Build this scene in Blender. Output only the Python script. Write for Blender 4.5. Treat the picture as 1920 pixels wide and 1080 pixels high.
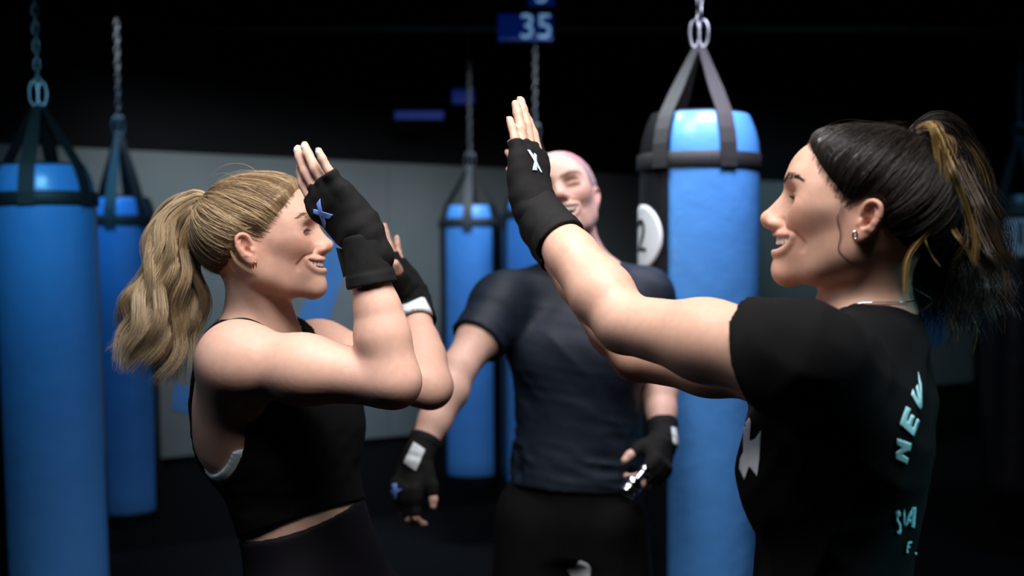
import bpy, math, random
import numpy as np
from mathutils import Vector, Matrix
from mathutils.bvhtree import BVHTree

for _o in list(bpy.data.objects): bpy.data.objects.remove(_o)
S = bpy.context.scene
COL = S.collection
cam = bpy.data.cameras.new('camera'); camo = bpy.data.objects.new('camera', cam); COL.objects.link(camo)
camo.location = (0, 0, 1.45); camo.rotation_euler = (math.pi / 2 - math.atan(60 / 2100), 0, 0)
cam.sensor_width = 36; cam.lens = 2100 / 1920 * 36; cam.clip_start = .05
cam.dof.use_dof = True; cam.dof.focus_distance = 1.62; cam.dof.aperture_fstop = 2.6; cam.dof.aperture_blades = 0
S.camera = camo
S.view_settings.view_transform = 'Standard'; S.view_settings.look = 'None'; S.view_settings.gamma = 1; S.view_settings.use_curve_mapping = False
S.view_settings.exposure = 0
wd = bpy.data.worlds.new('World'); S.world = wd; wd.use_nodes = True
wd.node_tree.nodes['Background'].inputs['Color'].default_value = (.05, .10, .22, 1); wd.node_tree.nodes['Background'].inputs['Strength'].default_value = .012
def area(name, loc, target, size, power, color, spread=180):
    l = bpy.data.lights.new(name, 'AREA'); l.shape = 'RECTANGLE'; l.size, l.size_y = size; l.energy = power; l.color = color; l.spread = math.radians(spread)
    o = bpy.data.objects.new(name, l); COL.objects.link(o); o.location = loc
    d = Vector(target) - Vector(loc); o.rotation_euler = d.to_track_quat('-Z', 'Y').to_euler(); return o
area('key_lamp', (.03, 1.12, 2.42), (.0, 1.62, 1.2), (1.0, .65), 13, (1, .94, .92), 88)
area('key_lamp', (-.02, 2.10, 2.60), (.10, 2.75, 1.45), (.5, .35), 3.8, (1, .93, .93), 80)  # extra unseen lamp added to light the man, outside the key's spread
area('bag_lamp', (.62, 2.66, 2.32), (.58, 3.1, 1.6), (.35, .25), 9, (.86, .80, 1), 120)
area('bag_lamp', (.10, 2.95, 2.30), (.40, 3.05, 1.5), (.3, .2), 3.0, (.85, .95, 1), 100)  # unseen lamp added to brighten the bag's number disc
area('bag_lamp', (-1.10, 2.60, 2.15), (-1.40, 3.5, 1.45), (.35, .25), 2.4, (.22, .62, .88), 90)
area('bag_lamp', (-1.75, 4.25, 2.3), (-1.68, 4.8, 1.35), (.35, .25), 2.2, (.10, .5, 1), 90)
area('bag_lamp', (.0, 4.85, 2.35), (-.05, 5.5, 1.1), (.8, .3), 4.5, (.40, .65, 1), 90)
area('bag_lamp', (2.25, 4.75, 2.5), (2.4, 5.4, 1.4), (.4, .3), 0.7, (.15, .55, 1), 90)  # weak blue lamp added so the dim bag at the right edge shows
area('wall_lamp', (-.6, 5.0, 2.42), (-.9, 6.2, .8), (2.4, .3), 9, (.82, .92, 1), 90)
area('wall_lamp', (2.3, 6.8, 2.5), (2.6, 8.2, 1.0), (1.6, .3), 3.5, (.55, .85, 1), 90)  # second unseen lamp, added to lift the right end of the wall
area('unseen_side_lamp', (2.0, 1.0, 2.2), (.55, 1.35, .98), (.3, .3), .8, (.35, .88, 1), 30)
area('unseen_side_lamp', (-2.0, 1.3, 2.4), (.3, 1.5, 1.15), (.4, .4), .6, (.6, .78, 1), 60)  # added cool fill with no visible source, lightens the chest emblem


# ------------------------------------------------------------------ helpers: camera rays, frames
FPX, CAM_Z, PITCH = 2100.0, 1.45, math.atan(60 / 2100.0)
_f = np.array([0, math.cos(PITCH), -math.sin(PITCH)])
_u = np.array([0, math.sin(PITCH), math.cos(PITCH)])
_r = np.array([1.0, 0, 0])
def at(px, py, d):
    """world point seen at a pixel of the 1920x1080 frame, d metres along the view axis"""
    return np.array([0, 0, CAM_Z]) + _r * ((px - 960) / FPX * d) + _u * ((540 - py) / FPX * d) + _f * d
def unit(v):
    v = np.asarray(v, float); return v / np.linalg.norm(v)
class Frame:
    """local axes: x forward, y left, z up"""
    def __init__(s, o, fwd, up, sc=1.0):
        s.o = np.asarray(o, float); s.sc = sc; x = unit(fwd); z = np.asarray(up, float); z = unit(z - x * (z @ x))
        y = np.cross(z, x); s.R = np.stack([x, y, z], 1)
    def w(s, p): return s.o + s.sc * (np.asarray(p, float) @ s.R.T)
    def v(s, p): return np.asarray(p, float) @ s.R.T
    def l(s, p): return (p - s.o) @ s.R / s.sc
def rot(ax, deg):
    return np.array(Matrix.Rotation(math.radians(deg), 3, ax))

# ------------------------------------------------------------------ implicit sculpting
def smin(a, b, k):
    if k <= 0: return np.minimum(a, b)
    h = np.maximum(k - np.abs(a - b), 0) / k
    return np.minimum(a, b) - h * h * k * .25
def smax(a, b, k): return -smin(-a, -b, k)
class Sdf:
    def __init__(s): s.items = []
    def _push(s, op, k, fn, c, r, fr): s.items.append((op, k, fn, np.asarray(c, float), float(r), fr)); return s
    def rc(s, a, b, ra, rb, k=.01, fr=None, op=1, sq=None):
        """tapered capsule; sq=(axis, factor) flattens its section along an axis"""
        a = np.asarray(a, float); b = np.asarray(b, float); ba = b - a; bb = max(ba @ ba, 1e-12)
        if sq is not None:
            ax = unit(sq[0]); g = sq[1] - 1
        def fn(p):
            pa = p - a; t = np.clip(pa @ ba / bb, 0, 1)
            q = pa - t[:, None] * ba
            if sq is not None: q = q + (q @ ax)[:, None] * (ax * (1 / sq[1] - 1))
            return np.sqrt((q * q).sum(1)) - (ra + (rb - ra) * t)
        return s._push(op, k, fn, (a + b) / 2, np.sqrt(bb) / 2 + max(ra, rb) * (max(1, sq[1]) if sq is not None else 1), fr)
    def ch(s, pts, rad, k=.01, fr=None, op=1, sq=None):
        for i in range(len(pts) - 1): s.rc(pts[i], pts[i + 1], rad[i], rad[i + 1], k, fr, op, sq)
        return s
    def el(s, c, r, k=.01, fr=None, op=1, rt=None):
        c = np.asarray(c, float); r = np.asarray(r, float) * np.ones(3)
        def fn(p):
            q = p - c
            if rt is not None: q = q @ rt
            q = q / r; k0 = np.sqrt((q * q).sum(1)); q = q / r; k1 = np.sqrt((q * q).sum(1)) + 1e-9
            return k0 * (k0 - 1) / k1
        return s._push(op, k, fn, c, r.max(), fr)
    def loft(s, rows, k=.01, fr=None, op=1, e=2.2):
        """rows of (z, cx, cy, rx, ry)"""
        T = np.array(rows, float); z0, z1 = T[0, 0], T[-1, 0]
        zz = np.linspace(z0, z1, 120); V = [np.interp(zz, T[:, 0], T[:, i]) for i in range(1, 5)]
        for _ in range(12): V = [np.concatenate([v[:1], (v[:-2] + 2 * v[1:-1] + v[2:]) / 4, v[-1:]]) for v in V]
        def fn(p):
            z = np.clip(p[:, 2], z0, z1); cx, cy, rx, ry = [np.interp(z, zz, v) for v in V]
            ex = np.abs(p[:, 0] - cx) / rx; ey = np.abs(p[:, 1] - cy) / ry
            d = ((ex ** e + ey ** e) ** (1 / e) - 1) * np.minimum(rx, ry)
            dz = np.abs(p[:, 2] - z)
            return np.where(dz > 0, np.sqrt(np.maximum(d, 0) ** 2 + dz ** 2) + np.minimum(d, 0) * 0 + 1e-4, d)
        c = (0, 0, (z0 + z1) / 2)
        return s._push(op, k, fn, c, np.hypot((z1 - z0) / 2, T[:, 3:].max() + np.abs(T[:, 1:3]).max()), fr)
    def fn(s, f, c, r, k=.01, fr=None, op=1): return s._push(op, k, f, c, r, fr)
    def __call__(s, P):
        lo, hi = P.min(0), P.max(0); c0 = (lo + hi) / 2; r0 = np.linalg.norm(hi - lo) / 2
        d = np.full(len(P), 10.0); loc = {}
        for op, k, fn, c, r, fr in s.items:
            cw = c if fr is None else fr.w(c)
            if r0 < .2 and np.linalg.norm(cw - c0) > r + r0 + k + .05: continue
            if fr is None: q = P
            else:
                q = loc.get(id(fr))
                if q is None: q = loc[id(fr)] = fr.l(P)
            e = fn(q)
            d = smin(d, e, k) if op == 1 else smax(d, -e, k) if op == -1 else d + e
        return d
def axis(*seg):
    """grid coordinates from (start, step) pairs and an end"""
    out = []
    for i in range(0, len(seg) - 1, 2):
        a, h, b = seg[i], seg[i + 1], seg[i + 2] if i + 2 < len(seg) else None
        n = max(1, int(round((b - a) / h))); out += list(np.linspace(a, b, n, endpoint=False))
    return np.array(out + [seg[-1]])
def surf(f, X, Y, Z, B=16):
    """surface nets on a rectilinear grid, evaluated only near the surface"""
    def pad(A):
        n = (-(len(A) - 1)) % B
        return np.concatenate([A, A[-1] + (A[-1] - A[-2]) * np.arange(1, n + 1)])
    X, Y, Z = pad(X), pad(Y), pad(Z); n = [len(X), len(Y), len(Z)]; nb = [(m - 1) // B for m in n]
    def mid(A): return (A[:-1:B] + A[B::B]) / 2, (A[B::B] - A[:-1:B]) / 2
    (cx, hx), (cy, hy), (cz, hz) = mid(X), mid(Y), mid(Z)
    G = np.stack(np.meshgrid(cx, cy, cz, indexing='ij'), -1).reshape(-1, 3)
    H = np.stack(np.meshgrid(hx, hy, hz, indexing='ij'), -1).reshape(-1, 3)
    d = f(G); act = np.abs(d) < np.linalg.norm(H, axis=1) * 1.7 + .01
    V = np.ones(n, np.float32)
    D = d.reshape(nb)
    for i in range(nb[0]):
        for j in range(nb[1]):
            for k in range(nb[2]):
                if D[i, j, k] < 0: V[i*B:(i+1)*B+1, j*B:(j+1)*B+1, k*B:(k+1)*B+1] = -1
    for b in np.flatnonzero(act):
        i, j, k = np.unravel_index(b, nb)
        sx, sy, sz = slice(i*B, (i+1)*B+1), slice(j*B, (j+1)*B+1), slice(k*B, (k+1)*B+1)
        p = np.stack(np.meshgrid(X[sx], Y[sy], Z[sz], indexing='ij'), -1).reshape(-1, 3)
        V[sx, sy, sz] = f(p).reshape(B+1, B+1, B+1)
    Sg = V < 0
    c = np.zeros([m - 1 for m in n], np.uint8)
    for a in (0, 1):
        for b in (0, 1):
            for e in (0, 1): c += Sg[a:n[0]-1+a, b:n[1]-1+b, e:n[2]-1+e]
    cells = np.argwhere((c > 0) & (c < 8))
    idx = np.full(c.shape, -1, np.int32); idx[tuple(cells.T)] = np.arange(len(cells))
    acc = np.zeros((len(cells), 3)); cnt = np.zeros(len(cells))
    ax = [X, Y, Z]
    for a in range(3):
        o1, o2 = [q for q in range(3) if q != a]
        for u in (0, 1):
            for w in (0, 1):
                p0 = cells.copy(); p0[:, o1] += u; p0[:, o2] += w; p1 = p0.copy(); p1[:, a] += 1
                v0 = V[tuple(p0.T)]; v1 = V[tuple(p1.T)]; m = (v0 < 0) != (v1 < 0)
                t = np.where(m, v0 / np.where(m, v0 - v1, 1), 0)
                q = np.stack([ax[i][p0[:, i]] for i in range(3)], 1); q[:, a] += t * (ax[a][p1[:, a]] - ax[a][p0[:, a]])
                acc[m] += q[m]; cnt[m] += 1
    verts = acc / cnt[:, None]
    quads = []
    for a in range(3):
        o1, o2 = (a + 1) % 3, (a + 2) % 3
        s0 = [slice(0, m) for m in n]; s1 = [slice(0, m) for m in n]
        s0[a] = slice(0, n[a] - 1); s1[a] = slice(1, n[a])
        A, Bq = Sg[tuple(s0)], Sg[tuple(s1)]
        e = np.argwhere(A != Bq); e = e[(e[:, o1] > 0) & (e[:, o2] > 0) & (e[:, o1] < n[o1] - 1) & (e[:, o2] < n[o2] - 1)]
        ins = A[tuple(e.T)]
        def cell(u, w):
            q = e.copy(); q[:, o1] -= u; q[:, o2] -= w; return idx[tuple(q.T)]
        Q = np.stack([cell(1, 1), cell(0, 1), cell(0, 0), cell(1, 0)], 1)
        Q[~ins] = Q[~ins][:, ::-1]
        quads.append(Q)
    return verts, np.concatenate(quads)
def blocks(P, s=.05):
    k = np.floor(P / s).astype(np.int64); key = (k[:, 0] * 4096 + k[:, 1]) * 4096 + k[:, 2]
    o = np.argsort(key, kind='stable'); cut = np.flatnonzero(np.diff(key[o])) + 1
    return np.split(o, cut)
def ev(f, P):
    d = np.empty(len(P))
    for b in blocks(P): d[b] = f(P[b])
    return d
T4 = np.array([[1, 1, 1], [1, -1, -1], [-1, 1, -1], [-1, -1, 1]]) * .0006
def grad(f, P):
    g = np.zeros_like(P)
    for b in blocks(P):
        for t in T4: g[b] += t * f(P[b] + t)[:, None]
    return g / (np.linalg.norm(g, axis=1)[:, None] + 1e-12)
def snap(f, P, off=0, it=3):
    """slide points onto the surface f = off"""
    P = np.array(P, float)
    for _ in range(it):
        P -= grad(f, P) * np.clip(ev(f, P) - off, -.02, .02)[:, None]
    return P
def vnoise(P, s, seed=0):
    """smooth value noise, about -1..1"""
    q = P / s + seed * 17.3; i = np.floor(q).astype(np.int64); t = q - i; t = t * t * (3 - 2 * t); o = 0
    for a in (0, 1):
        for b in (0, 1):
            for c in (0, 1):
                h = (i[:, 0] + a) * 374761393 + (i[:, 1] + b) * 668265263 + (i[:, 2] + c) * 2147483647 + seed * 974711
                h = (h ^ (h >> 13)) * 1274126177 & 0x7fffffff; h = ((h ^ (h >> 16)) & 0xffff) / 32767.5 - 1
                o = o + h * (t[:, 0] if a else 1 - t[:, 0]) * (t[:, 1] if b else 1 - t[:, 1]) * (t[:, 2] if c else 1 - t[:, 2])
    return o

# ------------------------------------------------------------------ objects
def mesh(name, V, Q, mat, parent=None, base=None, smooth=True, col=None, uv=None):
    V = np.asarray(V, float)
    if base is None and parent is not None: base = np.array(parent.get('_b', (0, 0, 0)))
    if base is not None: V = V - base
    me = bpy.data.meshes.new(name)
    if isinstance(Q, np.ndarray) and Q.ndim == 2:
        m, k = Q.shape
        me.vertices.add(len(V)); me.vertices.foreach_set('co', V.astype(np.float32).ravel())
        me.loops.add(m * k); me.loops.foreach_set('vertex_index', Q.astype(np.int32).ravel())
        me.polygons.add(m); me.polygons.foreach_set('loop_start', np.arange(0, m * k, k, dtype=np.int32))
        me.update(calc_edges=True)
    else: me.from_pydata([tuple(v) for v in V], [], [tuple(int(i) for i in q) for q in Q]); me.update()
    me.polygons.foreach_set('use_smooth', np.full(len(me.polygons), smooth))
    if col is not None:
        a = me.color_attributes.new('Col', 'FLOAT_COLOR', 'POINT')
        a.data.foreach_set('color', np.concatenate([col, np.ones((len(V), 1))], 1).astype(np.float32).ravel())
    me.materials.append(mat)
    o = bpy.data.objects.new(name, me); COL.objects.link(o)
    if parent is not None: o.parent = parent
    o['_b'] = [float(v) for v in base] if base is not None else [0, 0, 0]
    return o
def tag(o, label=None, cat=None, group=None, kind=None):
    for k, v in (('label', label), ('category', cat), ('group', group), ('kind', kind)):
        if v: o[k] = v
    return o
def empty(name, loc, label, cat, group=None):
    o = bpy.data.objects.new(name, None); COL.objects.link(o); o.empty_display_size = .1
    o.location = loc; o['_b'] = [float(v) for v in loc]
    return tag(o, label, cat, group)
class MB:
    """collects simple solids into one mesh"""
    def __init__(s): s.v, s.f = [], []
    def add(s, V, Fc):
        n = len(s.v); s.v += [tuple(map(float, p)) for p in V]; s.f += [tuple(i + n for i in q) for q in Fc]; return s
    def box(s, c, h, R=None):
        R = np.eye(3) if R is None else R
        V = [np.asarray(c) + R @ (np.array([a, b, e]) * h) for a in (-1, 1) for b in (-1, 1) for e in (-1, 1)]
        return s.add(V, [(0, 1, 3, 2), (4, 6, 7, 5), (0, 4, 5, 1), (2, 3, 7, 6), (0, 2, 6, 4), (1, 5, 7, 3)])
    def rbox(s, c, h, b, R=None):
        """box with chamfered edges (b = chamfer)"""
        R = np.eye(3) if R is None else R; h = np.asarray(h, float); V = []; idx = {}
        for a in (-1, 1):
            for bb in (-1, 1):
                for e in (-1, 1):
                    sg = np.array([a, bb, e])
                    for ax in range(3):
                        q = sg * (h - b); q[ax] = sg[ax] * h[ax]; idx[(a, bb, e, ax)] = len(V); V.append(np.asarray(c) + R @ q)
        Fc = []
        for ax in range(3):
            o1, o2 = [(1, 2), (2, 0), (0, 1)][ax]
            for sg in (-1, 1):
                q = []
                for u, w in ((-1, -1), (1, -1), (1, 1), (-1, 1)):
                    k = [0, 0, 0]; k[ax] = sg; k[o1] = u; k[o2] = w; q.append(idx[(*k, ax)])
                Fc.append(q if sg > 0 else q[::-1])
        for ax in range(3):
            o1, o2 = [(1, 2), (2, 0), (0, 1)][ax]
            for u in (-1, 1):
                for w in (-1, 1):
                    k0 = [0, 0, 0]; k0[ax] = -1; k0[o1] = u; k0[o2] = w; k1 = list(k0); k1[ax] = 1
                    q = [idx[(*k0, o1)], idx[(*k1, o1)], idx[(*k1, o2)], idx[(*k0, o2)]]
                    Fc.append(q if u * w < 0 else q[::-1])
        for a in (-1, 1):
            for bb in (-1, 1):
                for e in (-1, 1):
                    q = [idx[(a, bb, e, x)] for x in range(3)]; Fc.append(q if a * bb * e > 0 else q[::-1])
        return s.add(V, Fc)
    def tube(s, pts, rad, n=8, closed=False, sq=None):
        V, Q = tubes(np.array([pts], float), np.array([np.ones(len(pts)) * rad]), n, closed, cap=not closed)
        return s.add(V, Q.tolist())
    def lathe(s, prof, fr, n=32, cap=True):
        """prof of (radius, height) turned about the frame's z"""
        V = [fr.w((r * math.cos(2 * math.pi * i / n), r * math.sin(2 * math.pi * i / n), z)) for r, z in prof for i in range(n)]
        Fc = [(j * n + i, j * n + (i + 1) % n, (j + 1) * n + (i + 1) % n, (j + 1) * n + i) for j in range(len(prof) - 1) for i in range(n)]
        if cap: Fc += [tuple(range(n))[::-1], tuple((len(prof) - 1) * n + i for i in range(n))]
        return s.add(V, Fc)
    def build(s, name, mat, parent=None, smooth=False, base=None, auto=None):
        o = mesh(name, np.array(s.v), s.f, mat, parent, base, smooth)
        if auto:
            o.data.set_sharp_from_angle(angle=math.radians(auto))
        return o
def tubes(P, R, n=3, closed=False, cap=False):
    """P (m, k, 3) centre lines, R (m, k) radii -> verts, quads of m tubes with n sides"""
    m, k, _ = P.shape
    if closed: T = np.roll(P, -1, 1) - np.roll(P, 1, 1)
    else: T = np.gradient(P, axis=1)
    T /= np.linalg.norm(T, axis=2, keepdims=True) + 1e-12
    ref = np.where(np.abs(T[:, :1, 2:]) < .8, np.array([0, 0, 1.0]), np.array([1.0, 0, 0]))
    N = np.zeros_like(T); prev = ref[:, 0]
    for i in range(k):
        q = prev - T[:, i] * (prev * T[:, i]).sum(1, keepdims=True); q /= np.linalg.norm(q, axis=1, keepdims=True) + 1e-12
        N[:, i] = q; prev = q
    Bn = np.cross(T, N)
    a = np.arange(n) * 2 * np.pi / n
    V = P[:, :, None] + R[:, :, None, None] * (N[:, :, None] * np.cos(a)[None, None, :, None] + Bn[:, :, None] * np.sin(a)[None, None, :, None])
    kk = k if closed else k - 1
    i, j, s = np.meshgrid(np.arange(m), np.arange(kk), np.arange(n), indexing='ij')
    def ix(i, j, s): return (i * k + j % k) * n + s % n
    Q = np.stack([ix(i, j, s), ix(i, j, s + 1), ix(i, j + 1, s + 1), ix(i, j + 1, s)], -1).reshape(-1, 4)
    V = V.reshape(-1, 3)
    if cap:
        if n == 4: Q = np.concatenate([Q, [[(a * k) * n + q for q in (3, 2, 1, 0)] for a in range(m)], [[(a * k + k - 1) * n + q for q in range(4)] for a in range(m)]])
        elif n > 4 and n % 2 == 0:
            ex = []
            for a in range(m):
                for q in range(n // 2 - 1):
                    e = [q, q + 1, n - 2 - q, n - 1 - q]
                    ex.append([(a * k) * n + w for w in e[::-1]]); ex.append([(a * k + k - 1) * n + w for w in e])
            Q = np.concatenate([Q, ex])
    return V, Q

# ------------------------------------------------------------------ materials
def material(name, base, rough=.5, metal=0, spec=.5, sss=0, sss_col=None, noise=None, bump=None, attr=False, emit=None, sheen=0, coat=0, weave=None, aniso=0):
    m = bpy.data.materials.new(name); m.use_nodes = True; nt = m.node_tree; N, L = nt.nodes, nt.links
    b = N['Principled BSDF']; I = b.inputs
    I['Base Color'].default_value = (*base, 1); I['Roughness'].default_value = rough; I['Metallic'].default_value = metal
    I['Specular IOR Level'].default_value = spec; I['Sheen Weight'].default_value = sheen; I['Coat Weight'].default_value = coat
    I['Anisotropic'].default_value = aniso
    if sss:
        I['Subsurface Weight'].default_value = sss; I['Subsurface Radius'].default_value = sss_col or (1, .35, .2); I['Subsurface Scale'].default_value = .006
    if emit: I['Emission Color'].default_value = (*emit[0], 1); I['Emission Strength'].default_value = emit[1]
    tc = N.new('ShaderNodeTexCoord')
    src = None
    if attr:
        a = N.new('ShaderNodeVertexColor'); a.layer_name = 'Col'; src = a.outputs['Color']
    if noise:   # (scale, second colour factor, detail)
        n = N.new('ShaderNodeTexNoise'); n.inputs['Scale'].default_value = noise[0]; n.inputs['Detail'].default_value = 5
        L.new(tc.outputs['Object'], n.inputs['Vector'])
        r = N.new('ShaderNodeMapRange'); r.inputs['From Min'].default_value = .3; r.inputs['From Max'].default_value = .7
        r.inputs['To Min'].default_value = 1 - noise[1]; r.inputs['To Max'].default_value = 1 + noise[1]; L.new(n.outputs['Fac'], r.inputs['Value'])
        mx = N.new('ShaderNodeMix'); mx.data_type = 'RGBA'; mx.blend_type = 'MULTIPLY'; mx.inputs['Factor'].default_value = 1
        if src: L.new(src, mx.inputs['A'])
        else: mx.inputs['A'].default_value = (*base, 1)
        L.new(r.outputs['Result'], mx.inputs['B']); src = mx.outputs['Result']
    if src: L.new(src, I['Base Color'])
    if bump:    # (scale, distance)
        n = N.new('ShaderNodeTexNoise'); n.inputs['Scale'].default_value = bump[0]; n.inputs['Detail'].default_value = 4
        L.new(tc.outputs['Object'], n.inputs['Vector'])
        bn = N.new('ShaderNodeBump'); bn.inputs['Strength'].default_value = 1; bn.inputs['Distance'].default_value = bump[1]
        L.new(n.outputs['Fac'], bn.inputs['Height']); L.new(bn.outputs['Normal'], I['Normal'])
    return m
# ------------------------------------------------------------------ head
MIR = (1, -1)
def ear(s, fr, sg, c, sc=1.0, out=22):
    """outer ear as a small relief: disc, bowl, helix rim, antihelix, lobe, tragus"""
    R = rot('Z', -sg * out) @ rot('Y', -12)      # turned out at the back and leaned back
    class E: pass
    o = np.asarray(c, float)
    def w(p): return o + R @ (np.array([p[0], sg * p[1], p[2]]) * sc)
    s.el(w((-.006, .001, .002)), np.array((.0165, .0055, .029)) * sc, .006, fr, 1, R)
    s.el(w((-.006, .007, .004)), np.array((.0115, .006, .021)) * sc, .003, fr, -1, R)
    hp = [(.006, .003, .004), (.008, .006, .016), (.004, .008, .027), (-.007, .009, .032), (-.018, .009, .026), (-.0215, .008, .012), (-.019, .006, -.004), (-.013, .004, -.017)]
    hq = np.array([np.interp(np.linspace(0, 7, 200), range(8), [p[i] for p in hp]) for i in range(3)]).T
    for _ in range(2): hq = np.array([np.convolve(np.pad(hq[:, i], 14, 'edge'), np.ones(29) / 29, 'valid') for i in range(3)]).T
    hq = hq[::11]; s.ch([w(p) for p in hq], [(.0022 + .0013 * math.sin(math.pi * min(1, .15 + i / len(hq)))) * sc for i in range(len(hq))], .0025, fr)
    ap = [(-.008, .005, .022), (-.0145, .006, .014), (-.0145, .006, .002), (-.009, .0055, -.010), (-.003, .005, -.014)]
    s.ch([w(p) for p in ap], [.002 * sc, .003 * sc, .0033 * sc, .003 * sc, .0026 * sc], .003, fr)
    s.el(w((-.002, .0035, -.021)), np.array((.0085, .004, .011)) * sc, .004, fr, 1, R)
    s.el(w((.005, .005, -.006)), np.array((.0045, .0038, .0065)) * sc, .003, fr, 1, R)
    s.el(w((-.003, .002, -.003)), np.array((.005, .007, .007)) * sc, .002, fr, -1, R)

def lips(mo):
    w, xc, cx = mo['w'], mo['x'], mo['cx']
    t = np.linspace(-1, 1, 21)
    if 'U' in mo: return t, mo['U'], mo['L']
    x = xc - (xc - cx) * np.abs(t) ** 2.0
    zc = mo['zc']
    zu = mo['zu'] + (zc - mo['zu']) * np.abs(t) ** 2.2; zl = mo['zl'] + (zc - mo['zl']) * np.abs(t) ** 3.2
    U = np.stack([x, w * t, zu], 1); Lw = np.stack([x - mo.get('lb', .003) * (1 - t * t), w * t, zl], 1)
    return t, U, Lw
def head(s, fr, p):
    """face and skull; x forward, y left, z up, origin between the ears"""
    g = p.get('male', 0); jw = p.get('jaw', 1.0); mo = p['mouth']; w = mo['w']
    tz = p.get('top', 1.0); s.el((-.004, 0, .036), (.096, .074, .076 * tz), .02, fr)
    s.el((-.035, 0, .020), (.068, .070, .070), .03, fr)
    s.el((.038, 0, .046), (.0555, .059, .048), .03, fr)
    s.el((.033, 0, -.005), (.057, .061, .066), .02, fr)
    s.el((.028, 0, -.055), (.052, .040 * jw, .034), .02, fr)
    for y in MIR:
        s.ch([(-.002, y * .054 * jw, -.018), (.006, y * .047 * jw, -.048), (.042, y * .031 * jw, -.073), (.076, y * .010, -.085)], [.014, .014, .014, .0145], .024, fr)
        s.el((.026, y * .037, -.026), (.038, .0235 * jw, .044), .028, fr)
        s.el((.052, y * .049, .004), (.028, .019, .018), .022, fr)
        s.el((.061, y * (.036 + .003 * g), -.012), (.025, .021, .020), .016, fr)        # cheek lifted by the smile
        s.rc((.0845, y * .007, .033), (.076, y * .034, .0365), .0095, .0095, .016, fr)
        s.rc((.076, y * .034, .0365), (.058, y * .052, .028), .0095, .008, .024, fr)
    s.el((.083, 0, -.082), (.0150 + .001 * g, .016 + .004 * g, .014), .018, fr)
    s.el((.068, 0, -.045), (.0295, .037, .034), .022, fr)
    # nose
    n = p.get('nose', (.122, -.012, 1.0)); nx, nz, nw = n
    for y in MIR: s.el((.0965, y * .030, .0150), (.0125, .0150, .0095), .016, fr, -1)
    s.rc((.080, 0, .026), (.096, 0, nz + .003), .0095, .0150 * nw, .010, fr, 1)
    s.rc((.0845, 0, .026), (nx - .0110, 0, nz + .005), .0070, .0076 * nw, .008, fr)
    s.el((nx - .0102, 0, nz), (.0102, .0092 * nw, .0084), .008, fr)
    for y in MIR:
        s.el((nx - .0210, y * .0112 * nw, nz - .0045), (.0105, .0062, .0070), .007, fr)
        s.el((nx - .0155, y * .0060 * nw, nz - .0125), (.0062, .0032, .0042), .0025, fr, -1)
    s.rc((nx - .010, 0, nz - .006), (.096, 0, nz - .0135), .005, .005, .006, fr)
    # smiling, nearly closed eyes: mound of the ball, then slit, creases and pouch pressed into it
    eo = p.get('eye', 1.0)
    for y in MIR:
        s.el((.0715, y * .0312, .0150), (.0135, .0175, .0115), .008, fr)
        def lid(q, y=y):
            u = (q[:, 1] * y - .0312) / .0165; w1 = np.clip(1 - u * u, 0, 1) ** .6; w2 = np.clip(1.25 - u * u, 0, 1)
            zs = .0122 + .0026 * (1 - u * u) - .0010 * u; dz = q[:, 2] - zs
            g = lambda c, r: np.exp(-((dz - c) / r) ** 2)
            f = (q[:, 0] > .045)
            cr = np.clip(u - .95, 0, 1) * np.clip(2.0 - u, 0, 1) * 2.2
            return f * (.0019 * eo * g(0, .0009) * w1 - .0008 * g(.0032, .0022) * w1 - .0010 * g(-.0032, .0020) * w1 + .0009 * g(.0078, .0012) * w2 + .0009 * g(-.0080, .0016) * w2
                        + .0005 * cr * (g(.0035 * u, .0008) + g(-.003 * u, .0008)))
        s.fn(lid, (.0715, y * .0312, .015), .034, .0, fr, 2)
    # mouth
    t, U, Lw = lips(mo)
    if 'U' not in mo:
        def sx(c):      # where the face surface lies in front of (y, z)
            xs = np.linspace(.04, .115, 76); out = []
            for y_, z_ in c[:, 1:]:
                dd = s(fr.w(np.stack([xs, xs * 0 + y_, xs * 0 + z_], 1))); i = np.flatnonzero(dd < 0); out.append(xs[i[-1]] if len(i) else .06)
            return np.array(out)
        for M_ in (U, Lw):
            a = np.abs(t); M_[:, 0] = M_[:, 0] * (1 - a ** 1.0) + (sx(M_) - .0005) * a ** 1.0
        mo['U'], mo['L'] = U, Lw
    ru = .0020 + .0018 * (1 - t * t); rl = .0022 + .0028 * (1 - t * t)
    for y in MIR:   # smile fold from the nostril round the corner of the mouth
        fp = np.array([(y * .0165, -.016), (y * .0250, -.026), (y * (w + .0050), mo['zc'] + .004), (y * (w + .0085), mo['zc'] - .008), (y * (w + .0065), mo['zc'] - .020)])
        def fold(q, fp=fp):
            d = np.full(len(q), 9.0); ww = np.zeros(len(q))
            for i in range(4):
                a, b_ = fp[i], fp[i + 1]; ab = b_ - a; tt = np.clip(((q[:, 1:] - a) @ ab) / (ab @ ab), 0, 1)
                e = np.linalg.norm(q[:, 1:] - a - tt[:, None] * ab, axis=1); m = e < d; d = np.where(m, e, d); ww = np.where(m, (i + tt) / 4, ww)
            sg = np.sin(np.clip(ww * .9 + .1, 0, 1) * np.pi) ** .6
            return (q[:, 0] > .05) * sg * mo.get('fold', 1) * (.0022 * np.exp(-(d / .0026) ** 2))
        s.fn(fold, (.082, y * .032, -.035), .05, 0, fr, 2)
    def lens(q):
        a = np.clip(q[:, 1] / w, -1, 1)
        xx = np.interp(a, t, U[:, 0]); zu = np.interp(a, t, U[:, 2]); zl = np.interp(a, t, Lw[:, 2])
        d = np.maximum(q[:, 2] - zu, zl - q[:, 2]); d = np.maximum(d, np.abs(q[:, 1]) - w)
        return np.maximum(d, xx - .026 - q[:, 0])
    s.ch([u + (-.0014, 0, r * .8) for u, r in zip(U, ru)], list(ru), .006, fr)
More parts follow.
